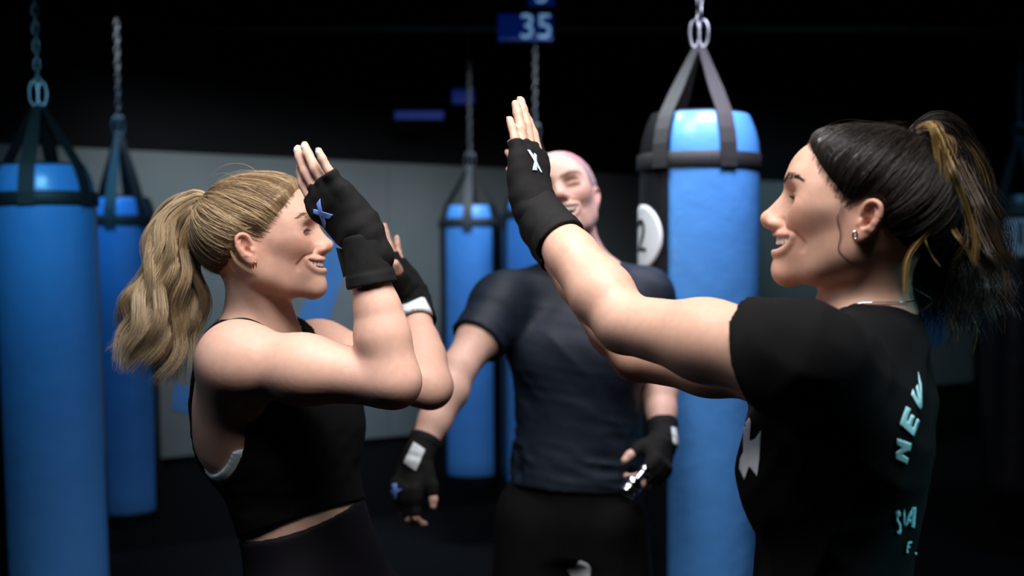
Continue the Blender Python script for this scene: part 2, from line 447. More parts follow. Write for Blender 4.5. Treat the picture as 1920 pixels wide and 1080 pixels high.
    s.ch([u + (-.0014, 0, -r * .8) for u, r in zip(Lw, rl)], list(rl), .006, fr)
    s.fn(lens, (.085, 0, (mo['zu'] + mo['zl']) / 2), .055, .0015, fr, -1)
    if p.get('ears', 1):
        for y in MIR: ear(s, fr, y, (-.006, y * .0735, -.006), p.get('ear', .86))
    s.lens = lens
    return s
def head_tint(V, fr, p, skin, C):
    """skin colour per vertex: lips, gums, flush of cheeks, ears and nose"""
    q = fr.l(V); mo = p['mouth']; t, U, Lw = lips(mo)
    inb = np.abs(q).max(1) < .14
    def mixc(mask, c): C[:] = C * (1 - mask[:, None]) + np.array(c) * mask[:, None]
    def dist(poly): return np.min([np.linalg.norm(q - a, axis=1) for a in poly], axis=0)
    fine = np.linspace(-1, 1, 60)
    def dense(A): return np.stack([np.interp(fine, t, A[:, i]) for i in range(3)], 1)
    k = .0020 + .0018 * (1 - t * t)
    dU = dist(dense(U + np.stack([0 * t, 0 * t, k * .7], 1))) - np.interp(np.clip(q[:, 1] / mo['w'], -1, 1), t, k) * 1.15
    k2 = .0022 + .0028 * (1 - t * t)
    dL = dist(dense(Lw - np.stack([0 * t, 0 * t, k2 * .7], 1))) - np.interp(np.clip(q[:, 1] / mo['w'], -1, 1), t, k2) * 1.15
    m = np.clip(.5 - np.minimum(dU, dL) / .0016, 0, 1) * inb
    mixc(m * .8, p['lip'])
    a = np.clip(q[:, 1] / mo['w'], -1, 1); xx = np.interp(a, t, U[:, 0])
    zu = np.interp(a, t, U[:, 2]); zl = np.interp(a, t, Lw[:, 2])
    ins = inb & (q[:, 0] < xx - .004) & (q[:, 0] > xx - .034) & (np.abs(q[:, 1]) < mo['w']) & (q[:, 2] < zu + .001) & (q[:, 2] > zl - .001)
    mixc(ins.astype(float), (.09, .018, .016))
    fl = np.array(skin) * (1.0, .72, .70)
    for c, r, a in (((.075, .045, -.012), .03, .5), ((.075, -.045, -.012), .03, .5), ((.115, 0, -.012), .016, .45), ((-.01, .08, .0), .035, .5), ((-.01, -.08, .0), .035, .5)):
        mixc(np.exp(-((q - c) ** 2).sum(1) / r ** 2) * a * inb, fl)
    return C
def teeth(fr, p, name, parent, mat, gum):
    mo = p['mouth']; t, U, Lw = lips(mo); up = MB()
    n = 6; wd = [.0088, .0072, .0080, .0076, .0076, .0080]
    y = 0
    for i in range(n):
        yc = y + wd[i] / 2; y += wd[i]
        for sg in MIR:
            tt = yc / mo['w']
            if tt > .97: continue
            x = np.interp(tt, t, U[:, 0]) - .0036; zt = np.interp(tt, t, U[:, 2]) + .0014
            h = [.0098, .0090, .0094, .0082, .0078, .0072][i]; h = mo.get('th', 1) * h
            sl = math.atan(2.2 * (mo['x'] - mo['cx']) / mo['w'] * tt ** 1.2 + .25 * tt)
            R = rot('Z', math.degrees(sg * sl))
            up.rbox((x, sg * yc, zt - h / 2), (.0028, wd[i] * .49, h / 2), .0013, R)
    V = fr.w(np.array(up.v)); o = mesh(name, V, up.f, mat, parent)
    return o

# ------------------------------------------------------------------ hand
FING = {'index': (.090, .027, .042, .025, .021, .0086), 'middle': (.094, .008, .046, .029, .022, .0088), 'ring': (.088, -.011, .042, .027, .022, .0082), 'pinky': (.078, -.028, .033, .020, .019, .0071)}
class Hand:
    """wrist at the origin, x to the fingertips, y to the thumb side, z out of the back of the hand"""
    def __init__(s, wrist, fdir, back, side, sc=1.0, bends=None, spread=None, thumb=None):
        # side: +1 left hand, -1 right hand
        x = unit(fdir); z = unit(np.asarray(back, float) - x * (x @ np.asarray(back, float)))
        y = np.cross(z, x)
        s.fr = Frame(wrist, x, z); s.sd = -side     # y of the frame is left of x with the back up: a right hand has its thumb there
        s.sc = sc; s.j = {}
        bends = bends or {}; spread = spread or {}
        for k, (x0, y0, a, b, c, r) in FING.items():
            bd = bends.get(k, (8, 12, 8)); sp = spread.get(k, {'index': 5, 'middle': 1, 'ring': -3, 'pinky': -9}[k])
            pt = [np.array((x0, y0, 0.0))]; ang = 0
            for L, bb in zip((a, b, c), bd):
                ang += bb; q = math.radians(ang); sa = math.radians(sp)
                d = np.array((math.cos(q) * math.cos(sa), math.cos(q) * math.sin(sa), -math.sin(q)))
                pt.append(pt[-1] + d * L)
            s.j[k] = [s.m(v) for v in pt]
        th = thumb or [(.018, .022, -.010), (.050, .046, -.016), (.078, .060, -.020), (.100, .068, -.022)]
        s.j['thumb'] = [s.m(v) for v in th]
    def m(s, v): v = np.asarray(v, float) * s.sc; return np.array((v[0], v[1] * s.sd, v[2]))
    def palm(s, f, e=0.0, k=.014, cut=0):
        c = s.sc; fr = s.fr; M = s.m
        f.rc(M((-.03, 0, 0)), M((.012, 0, -.001)), .0245 * c + e, .0255 * c + e, k, fr, 1, (s.m((0, 0, 1)), .76))
        for q, (x0, y0, *_r) in FING.items():
            r = _r[-1]
            f.rc(M((.006, y0 * .55, -.001)), M((x0 - .002, y0, -.001)), .0150 * c + e, .0118 * c + e, k, fr)
        f.el(M((.040, .020, -.010)), (.030 * c + e, .016 * c + e, .014 * c + e), k, fr)       # heel of the thumb
        f.el(M((.035, -.022, -.009)), (.032 * c + e, .013 * c + e, .013 * c + e), k, fr)
        f.rc(M((.014, .014, -.008)), s.j['thumb'][1], .0155 * c + e, .0125 * c + e, k, fr)
    def fingers(s, f, k=.006):
        for q in FING:
            r = FING[q][-1] * s.sc; J = s.j[q]
            f.rc(J[0] - (J[1] - J[0]) * .45, J[0], r * 1.15, r * 1.12, .008, s.fr)
            f.rc(J[0], J[1], r * 1.12, r * 1.0, .0035, s.fr); f.rc(J[1], J[2], r * 1.02, r * .92, .003, s.fr); f.rc(J[2], J[3] - unit(J[3] - J[2]) * r * .7, r * .94, r * .78, .003, s.fr)
        J = s.j['thumb']; r = .0102 * s.sc
        f.rc(J[1], J[2], r * 1.12, r * 1.0, .006, s.fr); f.rc(J[2], J[3] - unit(J[3] - J[2]) * r * .6, r * 1.05, r * .80, .003, s.fr)
# ------------------------------------------------------------------ shared body plan
def torso(s, fr, rows, k=.03): s.loft(rows, k, fr)
FROWS = [(-.10, 0, 0, .085, .150), (-.02, -.012, 0, .108, .168), (.06, -.006, 0, .105, .158), (.16, .006, 0, .090, .128), (.22, .008, 0, .088, .125), (.30, .010, 0, .098, .134), (.37, .010, 0, .102, .142), (.43, .0, 0, .088, .138), (.48, -.008, 0, .062, .105), (.515, -.012, 0, .048, .062)]
MROWS = [(-.10, 0, 0, .090, .150), (-.02, -.005, 0, .110, .165), (.08, 0, 0, .105, .158), (.18, .004, 0, .100, .148), (.28, .008, 0, .110, .160), (.38, .010, 0, .118, .172), (.45, .0, 0, .100, .165), (.51, -.010, 0, .072, .130), (.55, -.014, 0, .055, .07)]
def scale_rows(R, sx=1, sy=1, sz=1, ox=0, oe=0): return [(z * sz, cx * sx + ox, cy, rx * sx + oe, ry * sy + oe) for z, cx, cy, rx, ry in R]
def leg(s, hip, knee, ankle, toe_dir, r=(.088, .056, .036), k=.03, foot=True):
    hip, knee, ankle = map(np.asarray, (hip, knee, ankle)); td = unit((toe_dir[0], toe_dir[1], 0))
    s.rc(hip, knee, r[0], r[1], k)
    mid = knee * .68 + ankle * .32 - td * .012
    s.ch([knee, mid, ankle], [r[1], r[1] * .98, r[2]], .02)
    if foot:
        h = ankle + np.array((0, 0, .042 - ankle[2])); h = h - td * .03
        s.ch([ankle, h + td * .04 + (0, 0, .02), h + td * .14 - (0, 0, .008), h + td * .19 - (0, 0, .012)], [.036, .04, .034, .024], .02)
        s.rc(h + (0, 0, -.004), h + td * .06, .032, .034, .02)
def shoe(s, ankle, td, e=.008):
    td = unit((td[0], td[1], 0)); h = np.array((ankle[0], ankle[1], .05)) - td * .03
    s.ch([h + td * .02 + (0, 0, .05), h + td * .05, h + td * .14 - (0, 0, .008), h + td * .20 - (0, 0, .012)], [.044, .046, .042, .030], .02)
    s.rc(h - (0, 0, .004), h + td * .06, .040, .042, .02)
def clip_floor(f, z): return lambda P: smax(f(P), z - P[:, 2], .006)
def plane(p, n):
    p = np.asarray(p, float); n = unit(n); return lambda P: (P - p) @ n      # positive on the side n points to
def inter(*fs):
    def g(P):
        d = fs[0](P)
        for f in fs[1:]: d = smax(d, f(P), .003)
        return d
    return g
def offset(f, e): return lambda P: f(P) - e
def bounds_axis(lo, hi, h): return [np.arange(a - 2 * h, b + 3 * h, h) for a, b in zip(lo, hi)]
def shell(name, f, lo, hi, h, mat, parent, col=None):
    V, Q = surf(f, *bounds_axis(lo, hi, h)); return mesh(name, V, Q, mat, parent, col=col)

def wrap_glove(parent, H, el, wr, name, label, cuff=(.035, .075), e=.0040, reach=.52, roll=0, h=.0026, tone=None, L=1.0):
    """fingerless hand wrap: palm part that ends on the fingers' first bones, and a thicker wrist cuff"""
    s = Sdf()
    fr = H.fr; M = H.m; c = H.sc
    H.palm(s, e)
    for q in FING:
        r = FING[q][-1] * c; J = H.j[q]; rq = reach[q] if isinstance(reach, dict) else reach; end = J[0] + (J[1] - J[0]) * rq
        s.rc(J[0] - (J[1] - J[0]) * .4, end, r * 1.2 + e, r * 1.1 + e * .7, .008, fr)
        s.rc(end - unit(J[1] - J[0]) * .004, end, r * 1.1 + e * .9, r * 1.1 + e * 1.1, .003, fr)      # bulky hem
    J = H.j['thumb']; s.rc(J[1], J[1] + (J[2] - J[1]) * .45, .0115 * c + e, .0108 * c + e, .006, fr)
    ax = unit(wr - el)
    s.rc(wr - ax * .03, wr + ax * .01, .0265 * c * L + e, .0270 * c * L + e, .012)
    g = lambda P: s(P) + .0011 * np.sin(fr.l(P)[:, 0] * 210 + 3 * vnoise(P, .03, 3)) * np.exp(-((fr.l(P)[:, 0] - .012) / .022) ** 2) + .0012 * vnoise(P, .02, 5)
    # finger ends: cut square
    cuts = []
    for q in FING:
        J = H.j[q]; d = unit(J[1] - J[0]); rq = reach[q] if isinstance(reach, dict) else reach; cuts.append((fr.w(J[0] + (J[1] - J[0]) * (rq + .1)), fr.v(d), fr.w(J[0]), FING[q][-1] * c))
    def f(P):
        d = g(P)
        for p, n, b, r in cuts:
            a = (P - p) @ n; near = np.linalg.norm((P - p) - a[:, None] * n, axis=1) < r * 2.2
            d = np.where(near & (a > -.01), smax(d, a, .004), d)
        return d
    pts = np.array([fr.w(v) for q in FING for v in H.j[q][:3]] + [fr.w(J[1]), fr.w(J[2]), wr - ax * .05, wr])
    o = shell(name, f, pts.min(0) - .04, pts.max(0) + .04, h, parent['_cloth'], parent); tag(o, label)
    # wrist cuff: a tapered sleeve wound round the wrist, open at the arm end
    a0, a1 = wr - ax * cuff[1], wr + ax * (.008)
    r0, r1 = .0285 * c * L + e + .004, .0275 * c * L + e + .0015
    cs = Sdf().rc(a0 - ax * .02, a1 + ax * .01, r0 + .0012, r1, .0)
    inner = Sdf().rc(a0 - ax * .04, a0 + ax * .010, r0 - .0035, r0 - .0045, 0)
    pa, pb = plane(a0, -ax), plane(a1, ax)
    def fc(P):
        t = (P - a0) @ ax
        d = cs(P) + .0008 * vnoise(P, .016, 9) - .0016 * (np.tanh((.018 - t) / .0012) * .5 + .5)
        d = smax(smax(d, pa(P), .002), pb(P), .004)
        return smax(d, -inner(P), .001)
    o2 = shell('wrist_cuff', fc, np.minimum(a0, a1) - .05, np.maximum(a0, a1) + .05, h, parent['_cloth2'], o)
    return o, fc, f
PCM = {}
def decal(name, polys, fr2, f, mat, parent, off=.0012, thick=.001, res=.004):
    """flat print laid onto surface f: polygons in the (u, v) plane of frame fr2 (x = normal, y = u, z = v)"""
    import bmesh
    bm = bmesh.new()
    for poly in polys:
        bm.faces.new([bm.verts.new((0, u, v)) for u, v in poly])
    bm.normal_update(); bmesh.ops.triangulate(bm, faces=bm.faces[:])
    for _ in range(4):
        es = [e for e in bm.edges if e.calc_length() > res]
        if not es: break
        bmesh.ops.subdivide_edges(bm, edges=es, cuts=1); bmesh.ops.triangulate(bm, faces=[q for q in bm.faces if len(q.verts) > 3])
    V = fr2.w(np.array([v.co[:] for v in bm.verts])); Fc = [[v.index for v in q.verts] for q in bm.faces]
    n = fr2.R[:, 0]; bm.free()
    # drop every point along the line of sight onto the cloth
    base = np.array(parent['_b']); trees = []
    for o_ in [parent] + list(parent.children):
        if o_ is parent or o_.name.startswith('wrist_cuff'):
            trees.append(BVHTree.FromPolygons([v.co[:] for v in o_.data.vertices], [tuple(p.vertices) for p in o_.data.polygons]))
    eye = np.array((0, 0, CAM_Z)); out = np.full(V.shape, np.nan)
    for i, v in enumerate(V):
        d = unit(v - eye); best = 9
        for t in trees:
            h, nn, _, dist = t.ray_cast(Vector(eye - base), Vector(d))
            if h is not None and dist < best:
                best = dist; q = np.array(nn); q = q if q @ d < 0 else -q; out[i] = np.array(h) + base + q * off
    Fc = [f_ for f_ in Fc if not np.isnan(out[f_]).any() and max(np.linalg.norm(out[f_[j]] - out[f_[j - 1]]) for j in range(3)) < .03]
    use = sorted({i for f_ in Fc for i in f_}); mp = {i: j for j, i in enumerate(use)}
    o = mesh(name, out[use], [[mp[i] for i in f_] for f_ in Fc], mat, parent, smooth=True)
    m = o.modifiers.new('s', 'SOLIDIFY'); m.thickness = thick; m.offset = 0
    return o
# ------------------------------------------------------------------ materials
SKIN_A, SKIN_B, SKIN_C = (.65, .395, .305), (.55, .33, .245), (.62, .39, .31)
def skin_mat(nm, rough, coat=0): return material(nm, SKIN_A, rough, spec=.4, sss=.12, noise=(90, .05), bump=(700, .00012), attr=True, coat=coat)
m_skin = skin_mat('skin', .55); m_skin_shiny = skin_mat('skin damp', .50)
m_black = material('black cotton', (.0016, .0016, .0022), .9, spec=.18, noise=(60, .2), bump=(900, .0003))
m_wrap = material('black wrap cloth', (.0045, .0048, .005), .85, spec=.25, noise=(120, .25), bump=(1400, .0003))
m_cuff = material('black wrap elastic', (.0055, .006, .0062), .8, spec=.25, noise=(200, .25), bump=(2200, .0004))
m_navy = material('dark navy sports cloth', (.0075, .0135, .0245), .6, spec=.25, noise=(40, .15), bump=(1200, .0002))
m_leg = material('very dark purple leggings', (.0040, .0032, .0065), .7, spec=.2, bump=(1500, .0001))
m_short = material('black shorts cloth', (.0020, .0020, .0026), .85, spec=.18, bump=(900, .0003))
m_shoe = material('black shoe mesh', (.012, .012, .014), .6, bump=(600, .0006))
m_tooth = material('tooth enamel', (.86, .82, .74), .25, sss=.1)
m_blue = material('blue print', (.16, .30, .80), .6)
m_pale = material('pale blue print', (.50, .62, .90), .6)
m_mint = material('pale mint print', (.42, .80, .84), .6)
m_white = material('white print', (.75, .78, .80), .7, noise=(25, .12))
m_label = material('pale grey label', (.62, .68, .72), .6, noise=(60, .15), bump=(300, .0003))
m_bra = material('pale aqua elastic', (.60, .76, .80), .6, bump=(800, .0004))
m_gold = material('gold', (.85, .58, .22), .25, metal=1)
m_silver = material('silver', (.85, .85, .86), .18, metal=1)
m_hairtie = material('black hair tie', (.01, .01, .012), .6)

# ================================================================== woman on the left
def build_left():
    base = np.array((-.37, 1.86, 0.0))
    hf_dir = (math.cos(math.radians(3)), -math.sin(math.radians(3)), math.tan(math.radians(7)))
    tmp = Frame((0, 0, 0), hf_dir, (0, 0, 1)); ho = at(468, 468, 1.75) - .94 * tmp.v((-.004, -.0735, -.008))
    hf = Frame(ho, hf_dir, (0, 0, 1), .94)
    face = dict(nose=(.121, -.015, .95), jaw=.97, lip=(.62, .27, .25), mouth=dict(w=.0395, x=.1005, cx=.0650, zu=-.0405, zl=-.0525, zc=-.0345, th=1.05))
    pel, nk = at(640, 1185, 1.88), at(487, 605, 1.85)
    L = np.linalg.norm(nk - pel); tf = Frame(pel, (.93, -.36, 0), nk - pel); tf = Frame(pel, tf.R[:, 0], nk - pel)
    # keep z along the spine
    z = unit(nk - pel); x = unit(np.array((.93, -.36, 0)) - z * (np.array((.93, -.36, 0)) @ z)); tf.R = np.stack([x, np.cross(z, x), z], 1)
    rows = scale_rows(FROWS, .96, .98, L / .515, -.022)
    shR, elR, wrR = at(446, 678, 1.70), at(730, 712, 1.64), at(682, 450, 1.64)
    shL, elL, wrL = at(600, 662, 2.0), at(800, 722, 1.99), at(778, 568, 2.13)
    HR = Hand(wrR, at(574, 318, 1.64) - at(684, 448, 1.64), (-.45, -.85, -.25), -1, .97, bends=dict(index=(22, 18, 10), middle=(16, 12, 8), ring=(8, 12, 8), pinky=(-4, 8, 5)), spread=dict(index=4, middle=1, ring=-2, pinky=-12), thumb=[(.018, .022, -.010), (.050, .034, -.022), (.078, .034, -.036), (.098, .032, -.044)])
    HL = Hand(wrL, at(684, 390, 2.15) - at(778, 568, 2.13), (-.80, .30, -.35), 1, .94, bends=dict(index=(4, 6, 4), middle=(2, 6, 4), ring=(4, 8, 5), pinky=(8, 10, 6)), thumb=[(.018, .022, -.010), (.046, .046, -.018), (.066, .068, -.030), (.078, .088, -.042)])
    trunk = Sdf(); torso(trunk, tf, rows)
    for y in MIR: trunk.el((.036, y * .066, .335), (.046, .060, .058), .04, tf)
    def arms(s, e=0, k=.03):
        s.rc(tf.w((-.02, -.06, L - .045)), shR, .045 + e, .050 + e, .04); s.rc(tf.w((-.02, .06, L - .045)), shL, .045 + e, .048 + e, .04)
        s.rc(tf.w((-.045, -.10, .37)), shR, .041 + e, .044 + e, .06); s.rc(tf.w((.02, .09, .36)), shL, .045 + e, .045 + e, .04)
    def limb(s, sh, el, wr, H):
        d = unit(el - sh); m = sh * .55 + el * .45
        s.ch([sh, m, el], [.050, .0480, .0385], .03)
        s.rc(el - d * .01, el + d * .010, .036, .029, .02)
        fa = unit(wr - el); q = el + fa * .065
        s.ch([el, q, el * .45 + wr * .55, wr], [.0370, .0390, .0305, .0250], .011)
        s.rc(el, el + unit(d * .8 - fa * .75) * .021, .026, .0165, .022)
        s.rc(el + d * .008, el * .52 + wr * .48 + d * .006, .0345, .0270, .02)
        H.palm(s); H.fingers(s)
    hipR, hipL = tf.w((0, -.085, -.03)), tf.w((0, .085, -.03))
    legs = Sdf(); side = tf.R[:, 1]
    ankR, ankL = np.array((-.40, 1.74, .09)), np.array((-.30, 2.02, .09))
    for h_, a_ in ((hipR, ankR), (hipL, ankL)): leg(legs, h_, (h_ * .48 + a_ * .52) + tf.R[:, 0] * .03, a_, tf.R[:, 0], (.090, .058, .038))
    b = Sdf(); b.items += trunk.items; arms(b)
    neck0 = hf.w((-.018, 0, -.035))
    b.rc(neck0, tf.w((-.004, 0, L - .015)), .0500, .0520, .03); b.rc(tf.w((-.01, 0, L - .02)), tf.w((-.02, 0, L - .07)), .055, .07, .04)
    for y in MIR: b.rc(hf.w((-.02, y * .046, -.035)), tf.w((.040, y * .016, L - .035)), .010, .009, .02)
    limb(b, shR, elR, wrR, HR); limb(b, shL, elL, wrL, HL); b.items += legs.items
    b.el(tf.w((.093, 0, .135)), .01, .02, None, -1)
    hd = Sdf(); head(hd, hf, face)
    b.items += hd.items
    h0 = hf.o
    X = axis(h0[0] - .30, .0045, h0[0] - .02, .0030, h0[0] + .03, .0019, h0[0] + .135, .0034, h0[0] + .40)
    Y = axis(1.5, .0045, h0[1] - .11, .0020, h0[1] + .10, .0042, 2.32)
    Z = axis(-.005, .018, .72, .006, .98, .0038, h0[2] - .11, .0019, h0[2] + .06, .0032, h0[2] + .17, .004, h0[2] + .20)
    V, Q = surf(b, X, Y, Z)
    C = np.tile(np.array(SKIN_A), (len(V), 1)); head_tint(V, hf, face, SKIN_A, C)
    me = mesh('person', V, Q, m_skin, None, base, col=C); me.location = base; me['_b'] = list(base); me['_cloth'] = m_wrap; me['_cloth2'] = m_cuff
    tag(me, 'blond woman with a ponytail in a black tank top, both palms raised', 'person')
    teeth(hf, face, 'teeth', me, m_tooth, None)
    # tank top
    tr2 = Sdf(); tr2.items += trunk.items; arms(tr2)
    tr2.rc(tf.w((-.01, 0, L - .02)), tf.w((-.02, 0, L - .07)), .055, .07, .04)
    hemA, hemB, hemC = at(470, 1004, 1.80), at(668, 938, 1.80), at(600, 968, 2.0)
    n = unit(np.cross(hemB - hemA, hemC - hemA)); n = n if n[2] < 0 else -n
    holes = Sdf(); holes.el((-.030, -.150, L - .132), (.064, .104, .092), 0, tf, 1, rot('Y', 25)); holes.el((.005, .165, L - .10), (.075, .10, .10), 0, tf)
    holes2 = Sdf(); holes2.el((-.042, -.150, L - .124), (.064, .104, .090), 0, tf, 1, rot('Y', 25))
    neckh = Sdf().el((.060, 0, L + .010), (.080, .068, .075), 0, tf); neckh.rc(tf.w((.005, 0, L - .0)), hf.w((-.018, 0, -.04)), .062, .062, .01)
    topz = plane(tf.w((0, 0, L + .028)), tf.v((-.15, 0, 1)))
    bodyo = offset(tr2, .0055)
    def cloth(P): return bodyo(P) + .0012 * vnoise(tf.l(P) * (1, 1, 2.2), .035, 2)
    def tank(P):
        d = smax(cloth(P), plane(hemA, n)(P), .004); q = tf.l(P); d = smax(d, np.abs(q[:, 1]) - .128 - np.maximum(L - .13 - q[:, 2], 0) * 1.5, .006)
        d = smax(d, -smax(holes(P), .086 - np.abs(q[:, 1]), .006), .004); d = smax(d, -neckh(P), .004); return smax(d, topz(P), .004)
    lo, hi = np.array((-.66, 1.58, .90)), np.array((-.22, 2.14, 1.45))
    tk = shell('tank_top', tank, lo, hi, .0042, m_black, me); tag(tk, 'black cropped tank top with deep armholes')
    def bra(P):
        d = smax(offset(tr2, .0036)(P), -holes2(P), .003); d = smax(d, plane(tf.w((0, 0, .36)), tf.v((0, 0, 1)))(P), .003)
        d = smax(d, plane(tf.w((0, -.05, 0)), tf.v((0, 1, 0)))(P), .003)
        return smax(d, plane(tf.w((0, 0, .27)), tf.v((0, 0, -1)))(P), .003)
    br = shell('sports_bra', bra, lo, hi, .004, m_bra, me); tag(br, 'pale aqua bra edge showing in the armhole')
    wA, wB, wC = at(470, 1007, 1.80), at(668, 960, 1.80), at(590, 1000, 1.72)
    lg = Sdf(); lg.items += trunk.items; lg.items += legs.items
    n2 = unit(np.cross(wB - wA, wC - wA)); n2 = n2 if n2[2] > 0 else -n2
    def legging(P): return smax(smax(lg(P) - .004, plane(wA, n2)(P), .004), .10 - P[:, 2], .003)
    V, Q = surf(legging, axis(-.62, .006, -.08), axis(1.55, .006, 2.25), axis(.08, .016, .80, .005, 1.05)); mesh('leggings', V, Q, m_leg, me)
    for a_ in (ankR, ankL):
        sh = Sdf(); shoe(sh, a_, tf.R[:, 0]); shell('shoe', clip_floor(sh, .0), np.array((a_[0] - .12, a_[1] - .16, 0)), np.array((a_[0] + .28, a_[1] + .12, .16)), .006, m_shoe, me)
    gR, fcR, fgR = wrap_glove(me, HR, elR, wrR, 'hand_wrap', 'black fingerless wrap on the near raised hand', cuff=(.02, .068), reach=dict(index=.30, middle=.36, ring=.48, pinky=.86))
    gL, fcL, fgL = wrap_glove(me, HL, elL, wrL, 'hand_wrap', 'black fingerless wrap on the far raised hand', cuff=(.02, .050))
    return dict(me=me, hf=hf, tf=tf, L=L, body=b, head=hd, HR=HR, HL=HL, gR=(gR, fgR), gL=(gL, fgL), fcL=fcL, wrL=wrL, elL=elL, face=face, wrR=wrR, elR=elR, fcR=fcR)

# ================================================================== woman on the right
def build_right():
    base = np.array((.42, 1.46, 0.0))
    hf_dir = (-1, .27, .15)
    tmp = Frame((0, 0, 0), hf_dir, (0, 0, 1)); ho = at(1620, 416, 1.345) - .97 * tmp.v((-.004, .0735, -.008))
    hf = Frame(ho, hf_dir, (0, 0, 1), .97)
    face = dict(top=.90, nose=(.1245, -.0190, 1.05), jaw=1.0, lip=(.55, .25, .22), mouth=dict(w=.0415, x=.1010, cx=.0645, zu=-.0400, zl=-.0570, zc=-.0365, th=1.2))
    pel, nk = at(1545, 1330, 1.47), at(1608, 588, 1.44)
    z = unit(nk - pel); xf = np.array((-.97, .24, 0)); x = unit(xf - z * (xf @ z)); tf = Frame(pel, (1, 0, 0), (0, 0, 1)); tf.R = np.stack([x, np.cross(z, x), z], 1)
    L = np.linalg.norm(nk - pel); rows = scale_rows(FROWS, .92, .95, L / .515)
    shL, elL, wrL = at(1500, 676, 1.29), at(1172, 607, 1.50), at(1006, 394, 1.64)
    shR, elR, wrR = at(1480, 690, 1.58), at(1195, 668, 1.76), at(1014, 436, 1.90)
    HL = Hand(wrL, at(973, 172, 1.68) - at(1006, 386, 1.64), (.80, -.60, .15), 1, .96, bends=dict(index=(6, 8, 5), middle=(0, 5, 3), ring=(-2, 5, 3), pinky=(0, 6, 4)), spread=dict(index=2, middle=0, ring=0, pinky=-1))
    HR = Hand(wrR, at(978, 262, 1.95) - at(1012, 436, 1.90), (.80, .60, .15), -1, .92, bends=dict(index=(14, 14, 8), middle=(14, 14, 8), ring=(14, 14, 8), pinky=(14, 14, 8)), spread=dict(index=0, middle=0, ring=0, pinky=0), thumb=[(.018, .022, -.010), (.050, .036, -.020), (.076, .040, -.028), (.096, .040, -.034)])
    trunk = Sdf(); torso(trunk, tf, rows)
    for y in MIR: trunk.el((.072, y * .066, .335), (.048, .060, .058), .04, tf)
    def arms(s, e=0):
        s.rc(tf.w((-.02, .06, L - .045)), shL, .048 + e, .054 + e, .04); s.rc(tf.w((-.02, -.06, L - .045)), shR, .048 + e, .052 + e, .04)
        s.rc(tf.w((-.01, .09, .36)), shL, .05 + e, .05 + e, .04); s.rc(tf.w((-.01, -.09, .36)), shR, .05 + e, .05 + e, .04)
    def limb(s, sh, el, wr, H):
        m = sh * .5 + el * .5
        s.ch([sh, m, el], [.055, .047, .0385], .03)
        fa = unit(wr - el); q = el + fa * .06
        s.ch([el, q, el * .42 + wr * .58, wr], [.0385, .0430, .0355, .0265], .014)
        H.palm(s); H.fingers(s)
    hipR, hipL = tf.w((0, -.085, -.03)), tf.w((0, .085, -.03)); legs = Sdf()
    ankL, ankR = np.array((.36, 1.34, .09)), np.array((.42, 1.64, .09))
    for h_, a_ in ((hipR, ankR), (hipL, ankL)): leg(legs, h_, (h_ * .48 + a_ * .52) + tf.R[:, 0] * .03, a_, tf.R[:, 0], (.094, .060, .039))
    b = Sdf(); b.items += trunk.items; arms(b)
    b.rc(hf.w((-.020, 0, -.035)), tf.w((-.008, 0, L - .02)), .0530, .0560, .03); b.rc(tf.w((-.01, 0, L - .02)), tf.w((-.02, 0, L - .07)), .058, .07, .04)
    for y in MIR: b.rc(hf.w((-.02, y * .046, -.035)), tf.w((.040, y * .016, L - .035)), .010, .009, .02)
    limb(b, shL, elL, wrL, HL); limb(b, shR, elR, wrR, HR); b.items += legs.items
    hd = Sdf(); head(hd, hf, face); b.items += hd.items; h0 = hf.o
    X = axis(-.03, .0032, .20, .0042, h0[0] - .135, .0018, h0[0] - .02, .0032, h0[0] + .13, .005, h0[0] + .22)
    Y = axis(1.15, .0042, h0[1] - .11, .0019, h0[1] + .09, .0042, 2.06)
    Z = axis(-.005, .018, .76, .007, 1.18, .004, h0[2] - .11, .0018, h0[2] + .06, .0032, h0[2] + .20)
    V, Q = surf(b, X, Y, Z)
    C = np.tile(np.array(SKIN_B), (len(V), 1)); head_tint(V, hf, face, SKIN_B, C)
    me = mesh('person', V, Q, m_skin_shiny, None, base, col=C); me.location = base; me['_b'] = list(base); me['_cloth'] = m_wrap; me['_cloth2'] = m_cuff
    tag(me, 'laughing woman with a dark messy ponytail in a black t-shirt, arms stretched out', 'person')
    teeth(hf, face, 'teeth', me, m_tooth, None)
    # t-shirt, loose
    rows2 = [(-.06, -.005, 0, .112, .175), (.04, -.004, 0, .108, .168), (.14, .000, 0, .096, .152), (.24, .004, 0, .096, .150), (.33, .006, 0, .104, .154), (.40, -.002, 0, .104, .152), (.45, -.010, 0, .088, .136), (.49, -.014, 0, .070, .105), (.525, -.014, 0, .058, .072)]
    rows2 = scale_rows(rows2, 1, 1, L / .515)
    ts = Sdf(); ts.loft(rows2, .03, tf); ts.loft(scale_rows(rows, 1, 1, 1, 0, .008), .02, tf)
    for y in MIR: ts.el((.078, y * .060, .325), (.052, .068, .070), .05, tf)
    def sleeve(sh, el, neckpt, under, ln, r0, r1):
        s = Sdf(); d = unit(el - sh); e = sh + d * ln
        s.rc(neckpt, sh, .052, r0, .035); s.rc(under, sh - d * .01, .066, r0 * .95, .05)
        s.rc(sh, e + d * .03, r0, r1, .03)
        return s, e, d, Sdf().rc(e - d * .03, e + d * .05, r1 - .011, r1 - .0085, 0)
    slv = [sleeve(shL, elL, tf.w((-.02, .06, L - .045)), tf.w((-.02, .09, .36)), .050, .060, .067), sleeve(shR, elR, tf.w((-.02, -.06, L - .045)), tf.w((-.02, -.09, .36)), .055, .058, .064)]
    neckc = Sdf().rc(tf.w((.012, 0, L - .012)), hf.w((-.020, 0, -.03)), .066, .066, 0)
